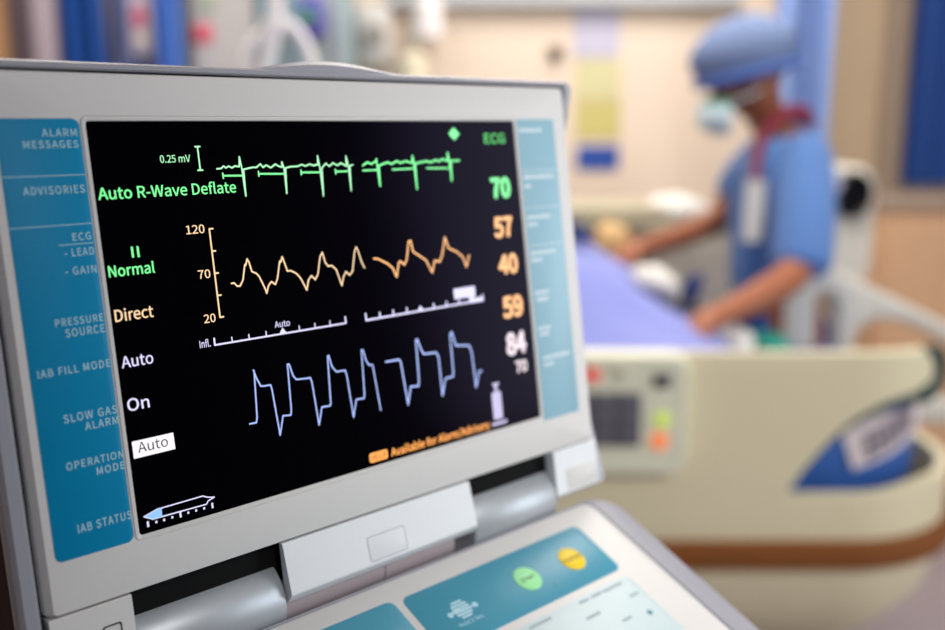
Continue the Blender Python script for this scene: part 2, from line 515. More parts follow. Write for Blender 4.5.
tag(b.build('diamond_icon', G_green, screen, 0), 'green diamond')
b = MB(lid)
b.stroke([(48.7, 46.9), (48.7, 86)], .75, SN)
for v in (46.9, 56.7, 66.5, 76.3, 86): b.stroke([(48.7, v), (50.4, v)], .75, SN)
tag(b.build('pressure_axis', G_cream, screen, 0), 'cream vertical pressure axis')
b = MB(lid)
b.stroke([(44.6, 97.8), (115.4, 97.9)], .8, SN)
for i, u in enumerate((44.6, 53.2, 61.8, 70.7, 79.6, 88.7, 97.5, 106.2, 115.4)):
    if i == 4: b.poly([(u, 95.0), (u + 2.2, 97.9), (u - 2.2, 97.9)], SN + .03)
    else: b.stroke([(u, 97.8), (u, 94.9 if i in (0, 8) else 95.6)], .9 if i in (0, 8) else .6, SN)
tag(b.build('timing_scale', G_lav, screen, 0), 'lavender timing scale with ticks')
b = MB(lid)
b.stroke([(127.8, 98.2), (208.4, 97.9)], 1.0, SN)
for i, u in enumerate((127.8, 136.6, 145.2, 154.2, 163.3, 172.5, 181.5, 190.7, 208.4)):
    if i == 4: b.poly([(u, 95.2), (u + 2.2, 98), (u - 2.2, 98)], SN + .03)
    else: b.stroke([(u, 98), (u, 95.0 if i in (0, 8) else 95.6)], 1.0, SN)
b.poly([(187.4, 89.5), (203.1, 89.5), (203.1, 95.2), (187.4, 95.0)], SN + .02)
b.poly([(197.5, 95.0), (202, 95.0), (200.4, 98)], SN + .04)
b.poly([(198, 96), (208.6, 96), (208.6, 98.6), (198, 98.6)], SN + .05)
tag(b.build('timing_scale', G_lav, screen, 0), 'lavender timing scale with a filled flag')
b = MB(lid)
b.poly([(1.9, 131.8), (20.3, 131.8), (20.4, 139), (1.9, 139)], SN)
hb = b.build('highlight_box', G_white, screen, 0)
tag(hb, 'white box behind the word Auto')
b = MB(lid)
write(b, 'Auto', 4.1, 17.4, 137.0, 4.3, SN + .08, .002)
tag(b.build('readout_text', M_gap, screen, 0), 'black text Auto in the white box')
b = MB(lid)
b.add(rr(120.6, 164.5, 132.1, 169.3, 1.2, SN), [list(range(28))])
b.build('help_box', G_amber, screen, 0)
b = MB(lid)
write(b, 'HELP', 121.8, 131.0, 168.4, 2.8, SN + .06, .004)
b.build('readout_text', mat('dark_brown_letters', '#3a1c04', .5), screen, 0)
b = MB(lid)
b.poly([(208.7, 144.9), (215.0, 145.2), (212.6, 147.0), (212.6, 149.6), (210.3, 149.6), (210.3, 147)], SN)
b.add(rr(207.8, 150.0, 215.0, 165.6, 1.2, SN), [list(range(28))])
b.poly([(206, 167.0), (217.8, 167.0), (217.8, 168.7), (206, 168.7)], SN)
b.build('cylinder_icon', glow('lit_dusky_lavender', '#cdc4ea', .9), screen, 0)
b = MB(lid)
b.stroke([(2.9, 164), (9.0, 162.4), (30.1, 162.2), (32.2, 163.3), (35.4, 164.1), (32.2, 165), (31.4, 166.2), (6.6, 166), (2.9, 164)], .55, SN)
for i, (u, v) in enumerate(((4.2, 167.5), (7.9, 167.6), (11.4, 167.7), (15.1, 167.6), (18.9, 167.5), (22.5, 167.6), (26.2, 167.6), (30, 167.7), (34, 167.5))):
    h = 2.4 if i in (0, 4, 8) else 1.0
    b.poly([(u - .45, v - h / 2), (u + .45, v - h / 2), (u + .45, v + h / 2), (u - .45, v + h / 2)], SN)
gi = b.build('helium_gauge_icon', G_lav, screen, 0)
b = MB(lid)
b.poly([(3.2, 164), (9.2, 162.4), (10.9, 162.4), (10.8, 166), (6.7, 166)], SN + .04)
tag(b.build('gauge_fill', G_sky, screen, 0), 'sky blue filled end of the gauge')

# overlay strips either side of the picture
b = MB(lid)
b.rbox(-34.7, -1.0, -2.6, 172.6, -.2, .22, 3, .1)
strip = tag(b.build('label_strip', M_teal, console), 'deep teal strip with parameter names left of the screen')
for s, u0, u1, vb, ch in (('ALARM', -17.7, -4, 6, 2.9), ('MESSAGES', -25.3, -4, 10.5, 2.8), ('ADVISORIES', -27.7, -3.8, 28.4, 3.0),
                          ('ECG', -11.3, -3.9, 47.2, 2.9), ('- LEAD', -15.2, -3.4, 53.3, 3.0), ('- GAIN', -16, -3.4, 60.6, 3.0),
                          ('PRESSURE', -22.5, -3.3, 80.3, 2.9), ('SOURCE', -19.1, -3.4, 84.9, 3.1), ('IAB FILL MODE', -31.8, -2.9, 99.2, 3.0),
                          ('SLOW GAS', -24.4, -2.6, 118.5, 3.2), ('ALARM', -16.4, -2.6, 122.9, 3.1), ('OPERATION', -25.8, -2.5, 137.2, 3.0),
                          ('MODE', -14.2, -2.5, 141.8, 3.0), ('IAB STATUS', -24.7, -2.4, 163.0, 3.3)):
    b = MB(lid)
    write(b, s, u0, u1, vb, ch, .28, .018, 1.08)
    tag(b.build('printed_word', M_print, strip, 0), 'pale blue capitals ' + s.strip('- '))
for p, q in (((-34.6, 21.3), (-2.8, 21.3)), ((-34.6, 40.8), (-2.8, 40.8)), ((-17, 48.6), (-3.4, 48.6))):
    b = MB(lid)
    b.stroke([p, q], .35, .27)
    b.build('divider_line', M_print, strip, 0)
b = MB(lid)
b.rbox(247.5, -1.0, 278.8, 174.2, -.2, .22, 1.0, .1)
strip2 = tag(b.build('label_strip', M_teal3, console), 'teal strip right of the screen with glare painted into its colour')
random.seed(3)
for p, q in (((248.5, 5.3), (268.4, 5.5)), ((249.2, 32.1), (274.2, 31.6)), ((249.2, 37.3), (255.4, 37)), ((249.2, 55.3), (269, 54.7)),
             ((249.2, 59.4), (258.1, 59.1)), ((249.2, 76), (271.3, 76.3)), ((249.2, 80.1), (259.3, 80.3)), ((249.4, 99.2), (262.2, 99.3)),
             ((250.7, 103.2), (261.6, 103.4)), ((249.5, 120.2), (260.4, 120.6)), ((250.8, 123.6), (258.8, 124.2)), ((251.5, 137.7), (275.1, 137.7)),
             ((252, 141.6), (259.7, 141.9))):
    u = p[0]
    b = MB(lid)
    while u < q[0] - 1:                     # unreadably blurred words: little upright strokes
        w = random.uniform(.7, 1.5)
        b.poly([(u, p[1] - 1.1), (u + w, p[1] - 1.1), (u + w, p[1] + 1.1), (u, p[1] + 1.1)], .28)
        u += w + random.uniform(.3, .7)
    b.build('printed_word', M_printr, strip2, 0)
for v in (30.0, 51.3, 73.1):
    b = MB(lid)
    b.stroke([(248, v - 1.5), (278, v - 1.5)], .35, .27)
    b.build('divider_line', M_printr, strip2, 0)

# hinge line under the picture
b = MB(lid)
def flap_loop(u): return [(u, 194.3, -2.2), (u, 194.3, .2), (u, 194.9, .7), (u, 217.9, 4.0), (u, 218.8, 3.7), (u, 222.6, -.4), (u, 222.4, -2.2)]
b.loft([flap_loop(65.6), flap_loop(183.9)])
flap = tag(b.build('latch_flap', M_flap, console, 25), 'cool white flap under the screen')
fl = lambda u, v, n: lid(u, v, n + .7 + (v - 194.9) * .1435)
b = MB(fl)
b.loft([rr(111.6, 204.6, 135.6, 217, 1.6, -.3), rr(111.6, 204.6, 135.6, 217, 1.6, .06), rr(112, 205, 135.2, 216.6, 1.4, .06), rr(112, 205, 135.2, 216.6, 1.4, -.3)], close=True)
b.build('button_outline', M_shell, flap)
b = MB(fl)
b.rbox(112.1, 205.1, 135.1, 216.5, -.3, .12, 1.4, .1)
b.build('release_button', M_flap, flap)
for u0, u1, right in ((-40.5, -6.8, False), (252.6, 290.5, True)):
    b = MB(lid)
    lp = lambda u: [(u, 194.2, -14), (u, 194.2, -.2), (u, 194.7, .1), (u, 220.6, .6), (u, 221.4, .1), (u, 223.2, -4), (u, 223.2, -14)]
    b.loft([lp(u0), lp(u1)])
    cap = b.build('hinge_cap', M_flap if right else M_bezel, console, 25)
    b = MB(lid)
    if right:
        b.rbox(262, 207, 289.5, 219.6, 0, .75, .8, .3)
        b.build('cap_cover', M_bezel, cap)
    else:
        b.loft([rr(-20.3, 203.6, -12.4, 217, 1, .1), rr(-20.3, 203.6, -12.4, 217, 1, .62), rr(-19.8, 204.1, -12.9, 216.5, .8, .62), rr(-19.8, 204.1, -12.9, 216.5, .8, .1)], close=True)
        b.build('cap_cover', M_gap, cap)
for u0, u1 in ((-5.8, 64.6), (184.9, 251.6)):
    b = MB(lid)
    ring = lambda u, r: [(u, 222 - r * math.cos(2 * PI * i / 48), -19 + r * math.sin(2 * PI * i / 48)) for i in range(48)]
    b.loft([ring(u0, 18.8), ring(u0 + .4, 19.6), ring(u0 + 1.2, 20), ring(u1 - 1.2, 20), ring(u1 - .4, 19.6), ring(u1, 18.8)])
    tag(b.build('hinge_barrel', M_silver, console), 'silver hinge barrel')
b = MB(lid)
ring = lambda u, r: [(u, 224 - r * math.cos(2 * PI * i / 40), -17 + r * math.sin(2 * PI * i / 40)) for i in range(40)]
b.loft([ring(64, 14.5), ring(124.2, 14.5), ring(124.4, 13.8), ring(124.9, 13.8), ring(125.1, 14.5), ring(172, 14.5)])
b.build('hinge_axle', M_inner, console)

# sloping keyboard and the cart below
b = MB(deck)
def dl(x, r, h): return rr(-49 - x, .6, 301 + x, 232, r, h)
b.loft([rr(-27.6, 2.0, 278.6, 215, 8, -5), rr(-27.6, 2.0, 278.6, 215, 8, -1.2), rr(-28.6, 1.2, 279.6, 216, 9, -.2), rr(-40, .9, 291, 224, 14, -.4),
        rr(-47, .7, 298, 230, 16, -3), rr(-50, .6, 301, 233, 17, -8), rr(-50, .6, 301, 233, 17, -60), rr(-46, 2, 297, 230, 17, -75)])
b.build('keyboard_housing', M_shell, console)
b = MB(deck)
b.rbox(-26.4, 2.6, 277.2, 213.8, -4.5, .3, 8, .8)
plate = b.build('keyboard_plate', M_bezel, console)
b = MB(deck)
b.loft([rr(-27.4, 2.1, 278.4, 214.8, 8, -4.6), rr(-27.4, 2.1, 278.4, 214.8, 8, -3.2)])
b.build('seam_gap_shade', M_gap, console)  # black plate giving the dark gap line round the keyboard
b = MB(deck)
b.rbox(120.2, 14.8, 252.4, 52.3, .2, .5, 4.5, .1)
kp = tag(b.build('keypad_panel', M_teal2, console), 'teal keypad panel with two round buttons')
b = MB(deck)
b.rbox(-18, 13.6, 115.7, 60, .2, .5, 4.5, .1)
tag(b.build('keypad_panel', M_teal2, console), 'plain teal keypad panel')
b = MB(deck)
b.rbox(36, 57, 251.5, 140, .2, .45, 5, .1)
pp = tag(b.build('keypad_panel', M_pale, console), 'pale blue keypad panel with faint lettering')
for c, m, s, hw, nm in (((193.4, 33.9), mat('green_button', '#9be8a6', .45), 'START', 5.2, 'light green round button'),
                        ((228.9, 34.0), mat('yellow_button', '#f2cf10', .45), 'STANDBY', 7.8, 'yellow round button')):
    b = MB(deck)
    b.loft([[(c[0] + r * math.cos(2 * PI * i / 40), c[1] + r * math.sin(2 * PI * i / 40), h) for i in range(40)] for r, h in ((8.1, .4), (8.1, .75), (7.6, 1.0))])
    bt = tag(b.build('round_button', m, kp), nm)
    b = MB(deck)
    write(b, s, c[0] - hw, c[0] + hw, c[1] + 1.2, 2.3, 1.06, .01)
    b.build('printed_word', M_ink, bt, 0)
b = MB(deck)
ce = (145.3, 34.0)
for k in range(6):                          # striped oval emblem with a bar through it
    s0 = -5.4 + k * 1.9
    hw = 5.6 * math.sqrt(max(0.02, 1 - ((s0 + .7) / 6.0) ** 2))
    b.poly([(ce[0] - hw, ce[1] + s0), (ce[0] + hw, ce[1] + s0), (ce[0] + hw, ce[1] + s0 + 1.45), (ce[0] - hw, ce[1] + s0 + 1.45)], .56)
b.stroke([(ce[0] - 7.6, ce[1] + .2), (ce[0] + 8.2, ce[1] + 1.2)], 1.3, .58)
for du in (-8, 8.6): b.disc((ce[0] + du, ce[1] + .8), 1.7, .5, .58, 12)
b.build('balloon_emblem', M_print, kp, 0)
b = MB(deck)
write(b, 'Hold 2 Sec.', 137.2, 153.8, 43.2, 2.3, .57, .01)
b.build('printed_word', M_print, kp, 0)
M_dim = mat('dim_indicator', '#3a7f97', .4)
for c in ((205.1, 43.7), (241.7, 44.2)):
    b = MB(deck)
    b.disc(c, 1.2, .4, .58, 14)
    tag(b.build('indicator_dot', M_dim, kp, 0), 'dim indicator lamp')
for p, q in (((208.3, 59.9), (215.6, 60.2)), ((217.9, 59.9), (225.7, 60.2)), ((227.8, 60.1), (243.1, 60.5)), ((239.8, 69.8), (246.5, 70.2)),
             ((203.6, 69.7), (214, 70.1)), ((150, 60), (166, 60)), ((170, 60), (186, 60)), ((150, 70), (170, 70)), ((222, 80), (229, 80.4))):
    u = p[0]
    b = MB(deck)
    while u < q[0]:
        b.poly([(u, p[1] - .9), (u + .8, p[1] - .9), (u + .8, p[1] + .9), (u, p[1] + .9)], .52)
        u += 1.25
    b.build('printed_word', M_gink, pp, 0)
b = MB(deck)
b.disc((241.7, 82.9), 1.7, .4, .6, 14)
tag(b.build('indicator_dot', mat('teal_dot', '#2f7f92', .4), pp, 0), 'small teal indicator')
b = MB()
b.box(-0.06, 0.0, 0.16, 0.15, 0.14, 1.0)
b.box(-0.06, -0.10, 0.16, 0.15, 0.0, 0.93)
b.box(-0.10, -0.13, 0.16, 0.17, 0.20, 0.55)
b.build('cart_column', M_shell, console)
b = MB()
b.box(-0.21, -0.19, 0.10, 0.21, 0.32, 0.165)
b.build('cart_base', M_shell, console)
for sx in (-.18, .18):
    for sy in (-.15, .28):
        b = MB()
        b.loft([[(sx + dx, sy + .05 * math.cos(2 * PI * i / 24), .05 + .05 * math.sin(2 * PI * i / 24)) for i in range(24)] for dx in (-.014, .014)])
        b.box(sx - .02, sy - .02, .05, sx - .015, sy + .02, .11); b.box(sx + .015, sy - .02, .05, sx + .02, sy + .02, .11)
        b.build('castor', M_gap, console)

# ------------------------------------------------------------------ hospital bed
M_cream = mat('cream_bed_plastic', '#d9d0b0', 0.45, var=0.02, scale=8)
M_keyp = mat('sage_cream_plastic', '#dedec8', 0.5, var=0.02)
M_brown = mat('brown_bumper', '#7a4204', 0.7, var=0.10, scale=12)
M_dark = mat('charcoal_keys', '#4a4850', 0.55)
M_teald = mat('dark_green_rubber', '#06322f', 0.5)
M_matt = mat('blue_mattress_cover', '#2f5fae', 0.55, var=0.08, scale=10)
M_sheet = mat('periwinkle_sheet', '#7a82c4', 0.85, var=0.06, scale=9, sheen=0.2)
M_grail = mat('pale_grey_rail', '#cfccc2', 0.45)
M_steel = mat('bed_steel', '#8d9094', 0.35, metal=0.6)

RY, RX, RR = 1.65, 0.68, 0.26          # near side of the bed, where its corner starts, corner radius


def rail(s, z, off):
    """s runs along the side and round the corner; off is outward"""
    if s <= RX:
        return (s, RY - off, z)
    a = (s - RX) / RR
    if a <= PI / 2:
        return (RX + (RR + off) * math.sin(a), RY + RR - (RR + off) * math.cos(a), z)
    return (RX + RR + off, RY + RR + (s - RX - RR * PI / 2), z)


S0 = -1.15
bed = thing('hospital_bed', 'cream hospital bed with brown bumper stripe and pointed blue handle opening', 'bed', (0.0, 1.95, 0))
BO = Vector((0.0, 1.95, 0))
def rel(fn): return lambda *p: tuple(Vector(fn(*p)) - BO)
def bedp(a, b, c): return (a - BO.x, b - BO.y, c - BO.z)

def z_top(s): return 0.908 - 0.05 * max(0, min(1, (-0.9 - s) / 0.25))
SL, SN_ = 0.558, 0.842                 # tip of the opening, where the upper limb ends
def z_low(s):
    if s <= SL: return 0.648
    return 0.648 + .003 * min(1, max(0, s - .70) / .06) + .009 * min(1, max(0, s - .74) / .08)
UP = ((.556, .648), (.575, .684), (.595, .711), (.627, .751), (.66, .780), (.693, .801), (.72, .813), (.748, .820), (.781, .824), (.85, .826))
def z_up(s):
    if s <= SL: return 0.648
    for (a, c), (d, e) in zip(UP, UP[1:]):
        if s <= d: return c + (e - c) * (s - a) / (d - a)
    return .826

ss = [S0 + (0.5 - S0) * i / 20 for i in range(21)] + [0.5 + .06 * i / 6 for i in range(1, 7)]
low_s = ss + [SL + (1.55 - SL) * i / 50 for i in range(1, 51)]
up_s = ss + [SL + (SN_ - SL) * i / 24 for i in range(1, 25)]
NZ = 8
b = MB(rel(rail))
def sheet_of(slist, f0, f1):
    verts = [(s, f0(s) + (f1(s) - f0(s)) * j / NZ, 0.0) for s in slist for j in range(NZ + 1)]
    faces = []
    for i in range(len(slist) - 1):
        for j in range(NZ):
            p = i * (NZ + 1) + j
            faces.append([p, p + NZ + 1, p + NZ + 2, p + 1])
    b.add(verts, faces)
def up_lo(s): return z_up(s)
def up_hi(s):
    e = min(1, max(0.0, (s - (SN_ - 0.045)) / 0.045))
    return z_top(s) - 0.040 * (1 - math.sqrt(1 - e * e))
def up_lo2(s):
    e = min(1, max(0.0, (s - (SN_ - 0.045)) / 0.045))
    return z_up(s) + 0.040 * (1 - math.sqrt(1 - e * e))
sheet_of(low_s, lambda s: 0.505, z_low)
sheet_of(up_s, up_lo2, up_hi)
panel = b.build('side_panel', M_cream, bed, 60)
sol = panel.modifiers.new('thick', 'SOLIDIFY'); sol.thickness = 0.022; sol.offset = -1
bev = panel.modifiers.new('ease', 'BEVEL'); bev.width = 0.005; bev.segments = 3; bev.limit_method = 'ANGLE'; bev.angle_limit = math.radians(50)
b = MB(rel(rail))
loop = []
pts, rad_ = [], []
for i in range(20):
    s = SL + .015 + (SN_ - .05 - SL - .015) * i / 19
    pts.append(rail(s, z_up(s) - .002, -.006)); rad_.append(.004 + .009 * i / 19)
for i in range(17):
    a = -PI / 2 + PI * i / 16
    s = SN_ - .045 + .045 * math.cos(a)
    pts.append(rail(s, .867 + .041 * math.sin(a), -.004)); rad_.append(.017 if i < 13 else .017 - .003 * (i - 12))
b = MB(bedp)
b.tube(pts, rad_, 10)
tag(b.build('rubber_edge', M_teald, bed), 'dark green rubber edge of the handle opening')
b = MB(rel(rail))
ls = [S0 + (0.6 - S0) * i / 12 for i in range(13)] + [0.6 + (1.55 - .6) * i / 40 for i in range(1, 41)]
b.loft([[(s, 0.512, .0), (s, 0.514, .016), (s, 0.538, .022), (s, 0.562, .016), (s, 0.564, 0)] for s in ls])
tag(b.build('bumper_stripe', M_brown, bed), 'brown bumper stripe')
b = MB(rel(rail))
b.loft([[(s, 0.508, -.004), (s, 0.42, -.025), (s, 0.33, -.10), (s, 0.27, -.17), (s, .22, -.19), (s, .24, -.20), (s, .50, -.06)] for s in ls])
b.build('lower_skirt', M_cream, bed, 60)
b = MB(bedp)
b.box(-1.1, 1.88, 0.28, 0.66, 2.12, 0.34); b.box(-1.1, 1.72, 0.575, 0.80, 2.22, 0.615)
b.build('bed_frame', M_steel, bed, 0)
for x in (-0.95, 0.62):
    for y in (1.86, 2.10):
        b = MB(bedp)
        b.loft([[(x + dx, y, .06), (x + dx, y, .06)] for dx in ()] or [[(x + .06 * math.cos(2 * PI * i / 28), y + dy, .06 + .06 * math.sin(2 * PI * i / 28)) for i in range(28)] for dy in (-.015, .015)])
        b.box(x - .02, y - .022, .06, x + .02, y - .016, .16); b.box(x - .02, y + .016, .06, x + .02, y + .022, .16)
        b.box(x - .03, y - .03, .15, x + .03, y + .03, .32)
        b.build('wheel', M_dark, bed)
# mattress follows the rounded corner inside the rail
b = MB(bedp)
def moutline(off, z):
    pts = [(-1.08, RY + off, z)]
    for i in range(13):
        a = PI / 2 * i / 12
        pts.append((RX - .02 + (RR - off + .02) * math.sin(a), RY + RR - (RR - off) * math.cos(a), z))
    pts += [(RX + RR - off, 2.20, z), (-1.08, 2.20, z)]
    return pts
b.loft([moutline(.075, .616), moutline(.065, .63), moutline(.065, .765), moutline(.08, .785), moutline(.10, .79)])
mtr = tag(b.build('mattress', M_matt, bed, 50), 'blue mattress')
# white printed patch on the mattress side, seen through the opening
def patch(s, z, off): return rail(s, z, off - .062)
b = MB(rel(patch))
q0, q1, q2, q3 = (0.668, .752), (0.98, .90), (1.02, .745), (0.70, .674)
N = 14
vv = []
for i in range(N + 1):
    t = i / N
    for p, q in ((q0, q1), (q3, q2)):
        vv.append((p[0] + (q[0] - p[0]) * t, min(.780, p[1] + (q[1] - p[1]) * t), .002))
b.add(vv, [[2 * i, 2 * i + 2, 2 * i + 3, 2 * i + 1] for i in range(N)])
pt = tag(b.build('care_label', mat('pinkish_white_label', '#d9cdd0', .6), mtr, 60), 'pinkish white label with grey print')
b = MB(rel(patch))
for k in range(3):
    for i in range(6):
        s = .718 + .026 * i + .006 * k
        z = .742 + .008 * i - .018 * k
        b.add([(s, z, .006), (s + .020, z + .008, .006), (s + .022, z - .006, .006), (s + .002, z - .014, .006)], [[0, 1, 2, 3]])
b.build('label_print', mat('grey_print', '#6c6474', .6), pt, 0)

# control panel on the near side
def cp(a, c, o): return (a - BO.x, RY - o - BO.y, c - BO.z)
b = MB(cp)
b.loft([rr(.085, .697, .370, .914, .03, -.005), rr(.085, .697, .370, .914, .03, .022), rr(.089, .701, .366, .910, .028, .032), rr(.098, .710, .357, .901, .02, .034), rr(.100, .712, .355, .899, .02, .032)])
ctl = tag(b.build('control_panel', M_keyp, bed), 'sage cream control panel with charcoal keypad')
b = MB(cp)
b.rbox(.115, .752, .288, .846, .03, .038, .006, .002)
kd = tag(b.build('keypad', M_dark, ctl), 'charcoal keypad')
b = MB(cp)
for i in range(4):
    for j in range(3):
        x, z = .122 + .042 * i, .758 + .030 * j
        b.rbox(x, z, x + .036, z + .024, .036, .0405, .004, .0015)
b.build('keys', mat('dark_grey_keys', '#5d5b66', .4), kd)
for x, z, r, m, nm in ((.322, .868, .013, M_dark, 'dark square key'), (.325, .799, .0145, glow('lit_lime', '#d3e86a', .75), 'lit lime green key'),
                       (.321, .761, .0155, glow('lit_coral', '#ff8f57', .85), 'lit orange key'), (.204, .878, .012, glow('lit_red', '#e8382e', .8), 'lit red lamp'),
                       (.250, .882, .011, mat('grey_key', '#bdbba4', .5), 'pale grey key')):
    b = MB(cp)
    if m is M_dark: b.rbox(x - .015, z - .012, x + .015, z + .012, .03, .038, .004, .002)
    else: b.loft([[(x + q * math.cos(2 * PI * i / 24), z + q * math.sin(2 * PI * i / 24), h) for i in range(24)] for q, h in ((r, .03), (r, .036), (r * .8, .039))])
    tag(b.build('key', m, ctl), nm)

# far side rail, a plastic shape with two openings
FY = 2.24
def far(a, c, o): return (a - BO.x, FY + o - BO.y, c - BO.z)
def hand(px): return px
out = [(.725, .60), (.725, .962), (.745, .980), (.775, .985), (.81, .978), (.917, .926), (1.01, .882), (1.10, .838), (1.22, .785), (1.32, .70), (1.33, .60)]
h1 = [(.792, .66), (.790, .90), (.800, .918), (.822, .912), (.838, .894), (.842, .78), (.84, .66)]
h2 = [(.868, .66), (.872, .79), (.895, .832), (.935, .852), (.985, .848), (1.04, .828), (1.12, .786), (1.22, .72), (1.24, .66)]
import mathutils
bm = bmesh.new()
eds = []
for lp in (out, h1, h2):
    vs = [bm.verts.new((x, 0, z)) for x, z in lp]
    eds += [bm.edges.new((vs[i], vs[(i + 1) % len(vs)])) for i in range(len(vs))]
bmesh.ops.triangle_fill(bm, use_beauty=True, edges=eds)
for v in bm.verts: v.co = Vector(far(v.co.x, v.co.z, 0))
me = bpy.data.meshes.new('far_side_rail')
bm.to_mesh(me); bm.free()
fr = link('far_side_rail', me, M_grail, bed, 60)
sol = fr.modifiers.new('thick', 'SOLIDIFY'); sol.thickness = 0.045; sol.offset = 0
bev = fr.modifiers.new('ease', 'BEVEL'); bev.width = 0.012; bev.segments = 3; bev.angle_limit = math.radians(60)

# sheet over the raised knees
def H(x):
    P = [(-1.1, .93), (-.5, .99), (-.1, 1.07), (.12, 1.085), (.23, 1.049), (.332, .985), (.43, .925), (.494, .880), (.55, .835), (.60, .803)]
    for (x0, h0), (x1, h1_) in zip(P, P[1:]):
        if x <= x1:
            t = max(0, (x - x0) / (x1 - x0)); return h0 + (h1_ - h0) * t
    return .803
SX0, SX1, SY0, SY1 = -1.05, .60, 1.70, 2.23
b = MB()
NX, NY = 90, 44
for j in range(NY + 1):
    for i in range(NX + 1):
        x = SX0 + (SX1 - SX0) * i / NX
        y = SY0 + (SY1 - SY0) * j / NY
        t = min(1, max(0, (y - 1.69) / .50)); t = t * t * (3 - 2 * t)
        z0 = .855 - .055 * min(1, max(0, (x - .40) / .16)); z = z0 + (H(x) - z0) * t
        w = noise.noise(Vector((x * 6 + y * 6, y * 3 - x * 5, 1.3))) * .030 + noise.noise(Vector((x * 15, y * 9, 4))) * .006
        edge = min(1, (SX1 - x) / .10) * min(1, (y - SY0) / .08) * min(1, (SY1 - y) / .06)
        b.v.append((x - .1, y - 1.95, z + w * max(0, edge) - 0 * t))
for j in range(NY):
    for i in range(NX):
        p = j * (NX + 1) + i
        b.f.append([p, p + 1, p + NX + 2, p + NX + 1])
sh = b.build('bed_sheet', M_sheet, None, 180)
sh.location = (.1, 1.95, 0)
sol = sh.modifiers.new('thick', 'SOLIDIFY'); sol.thickness = 0.008; sol.offset = -1
tag(sh, 'periwinkle blue bed sheet rumpled over raised knees on the cream bed', 'bed sheet')

# small things on the bed
def lump(name, c, r, m, label, cat, tilt=0, bumpy=.15, seed=0):
    b = MB()
    M = Matrix.Rotation(tilt, 3, 'Y')
    b.ell((0, 0, 0), r, 22, 14)
    vs = []
    for p in b.v:
        p = Vector(p)
        k = 1 + bumpy * noise.noise(Vector((p.x / r[0] * 1.6 + seed, p.y / r[1] * 1.6, p.z / r[2] * 1.6)))
        p = Vector((p.x * k, p.y * k, max(p.z * k, -r[2] * .72)))
        vs.append(tuple(M @ p))
    b.v = vs
    o = b.build(name, m, None, 180)
    o.location = c
    return tag(o, label, cat)

M_navy = mat('navy_fabric', '#1d2c66', 0.8)
M_white = mat('white_linen', '#dedbd5', 0.85)
lump('gauze_pack', (.392, 2.10, .962), (.055, .04, .030), M_white, 'small white gauze pack lying on the blue sheet', 'gauze', .3, .2, 1)
b = MB()
b.tube([(-.02, 0, -.03), (-.012, 0, 0), (0, 0, .03), (.004, 0, .045)], [.012, .02, .018, .010], 12)
o = b.build('navy_clamp', M_navy); o.location = (.478, 2.08, .935)
tag(o, 'navy blue clamp standing by the gauze pack', 'clamp')
b = MB()
b.tube([(-.05, 0, -.004), (-.02, .01, .006), (.02, 0, .008), (.06, -.01, -.004)], [.009, .012, .011, .008], 10)
o = b.build('black_connector', mat('black_rubber', '#1b1b20', .5)); o.location = (.425, 2.04, .912)
tag(o, 'short black cable connector lying on the sheet below the gauze pack', 'connector')
lump('navy_cloth', (.205, 2.17, 1.075), (.07, .03, .020), M_navy, 'dark navy folded cloth on the highest part of the sheet', 'cloth', .5, .25, 2)
lump('white_swab', (.565, 2.06, .835), (.040, .04, .032), M_white, 'white swab beside the near hand on the bed', 'swab', 0, .2, 5)
lump('green_drape', (.640, 2.10, .815), (.055, .08, .03), mat('surgical_green', '#138a7a', .85), 'small surgical green drape bunched on the bed by the rail', 'drape', 0, .3, 3)

# ------------------------------------------------------------------ nurse
M_skin = mat('brown_skin', '#9a5b3c', 0.55, var=0.05)
M_scrub = mat('blue_scrub_cloth', '#527ab8', 0.85, var=0.06, scale=14, sheen=.2)
M_trs = mat('deep_blue_scrub_cloth', '#1f4a9c', 0.85, var=0.06)
M_cap = mat('slate_blue_cap_cloth', '#6d80a8', 0.85, var=0.05, scale=20)
M_mask = mat('pale_mask', '#cfe4ea', 0.8)
M_maskg = mat('mask_green_edge', '#58b394', 0.8)
M_hair = mat('dark_hair', '#23140f', 0.6)
M_lany = mat('crimson_lanyard', '#8e2340', 0.6)

NX0, NY0 = 0.77, 2.44
nurse = thing('person', 'person in blue scrubs and slate blue cap bending over the bed', 'person', (NX0, NY0, 0))
def O(v): return (v[0] - NX0, v[1] - NY0, *v[2:])
V = [ # 0 pelvis .. neck .. head
    (.785, 2.44, .84, .090), (.780, 2.44, .97, .080), (.772, 2.45, 1.12, .085), (.766, 2.45, 1.215, .060), (.735, 2.45, 1.275, .052), (.700, 2.447, 1.325, .050),
    (.672, 2.445, 1.385, .082), (.660, 2.443, 1.455, .078), (.618, 2.437, 1.368, .050), (.604, 2.434, 1.325, .032),
    # legs
    (.785, 2.35, .78, .085), (.775, 2.345, .45, .055), (.790, 2.345, .09, .040), (.70, 2.345, .045, .035), (.63, 2.345, .03, .026),
    (.785, 2.53, .78, .085), (.800, 2.535, .45, .055), (.810, 2.535, .09, .040), (.72, 2.535, .045, .035), (.65, 2.535, .03, .026),
    # near arm
    (.782, 2.335, 1.205, .048), (.762, 2.250, 1.09, .044), (.722, 2.178, .960, .044), (.61, 2.085, .925, .037), (.515, 2.012, .902, .026), (.478, 1.975, .896, .028),
    # far arm
    (.750, 2.565, 1.205, .048), (.700, 2.62, 1.12, .044), (.655, 2.60, 1.045, .038), (.54, 2.50, 1.015, .034), (.43, 2.385, 1.002, .025), (.392, 2.345, .998, .027),
]
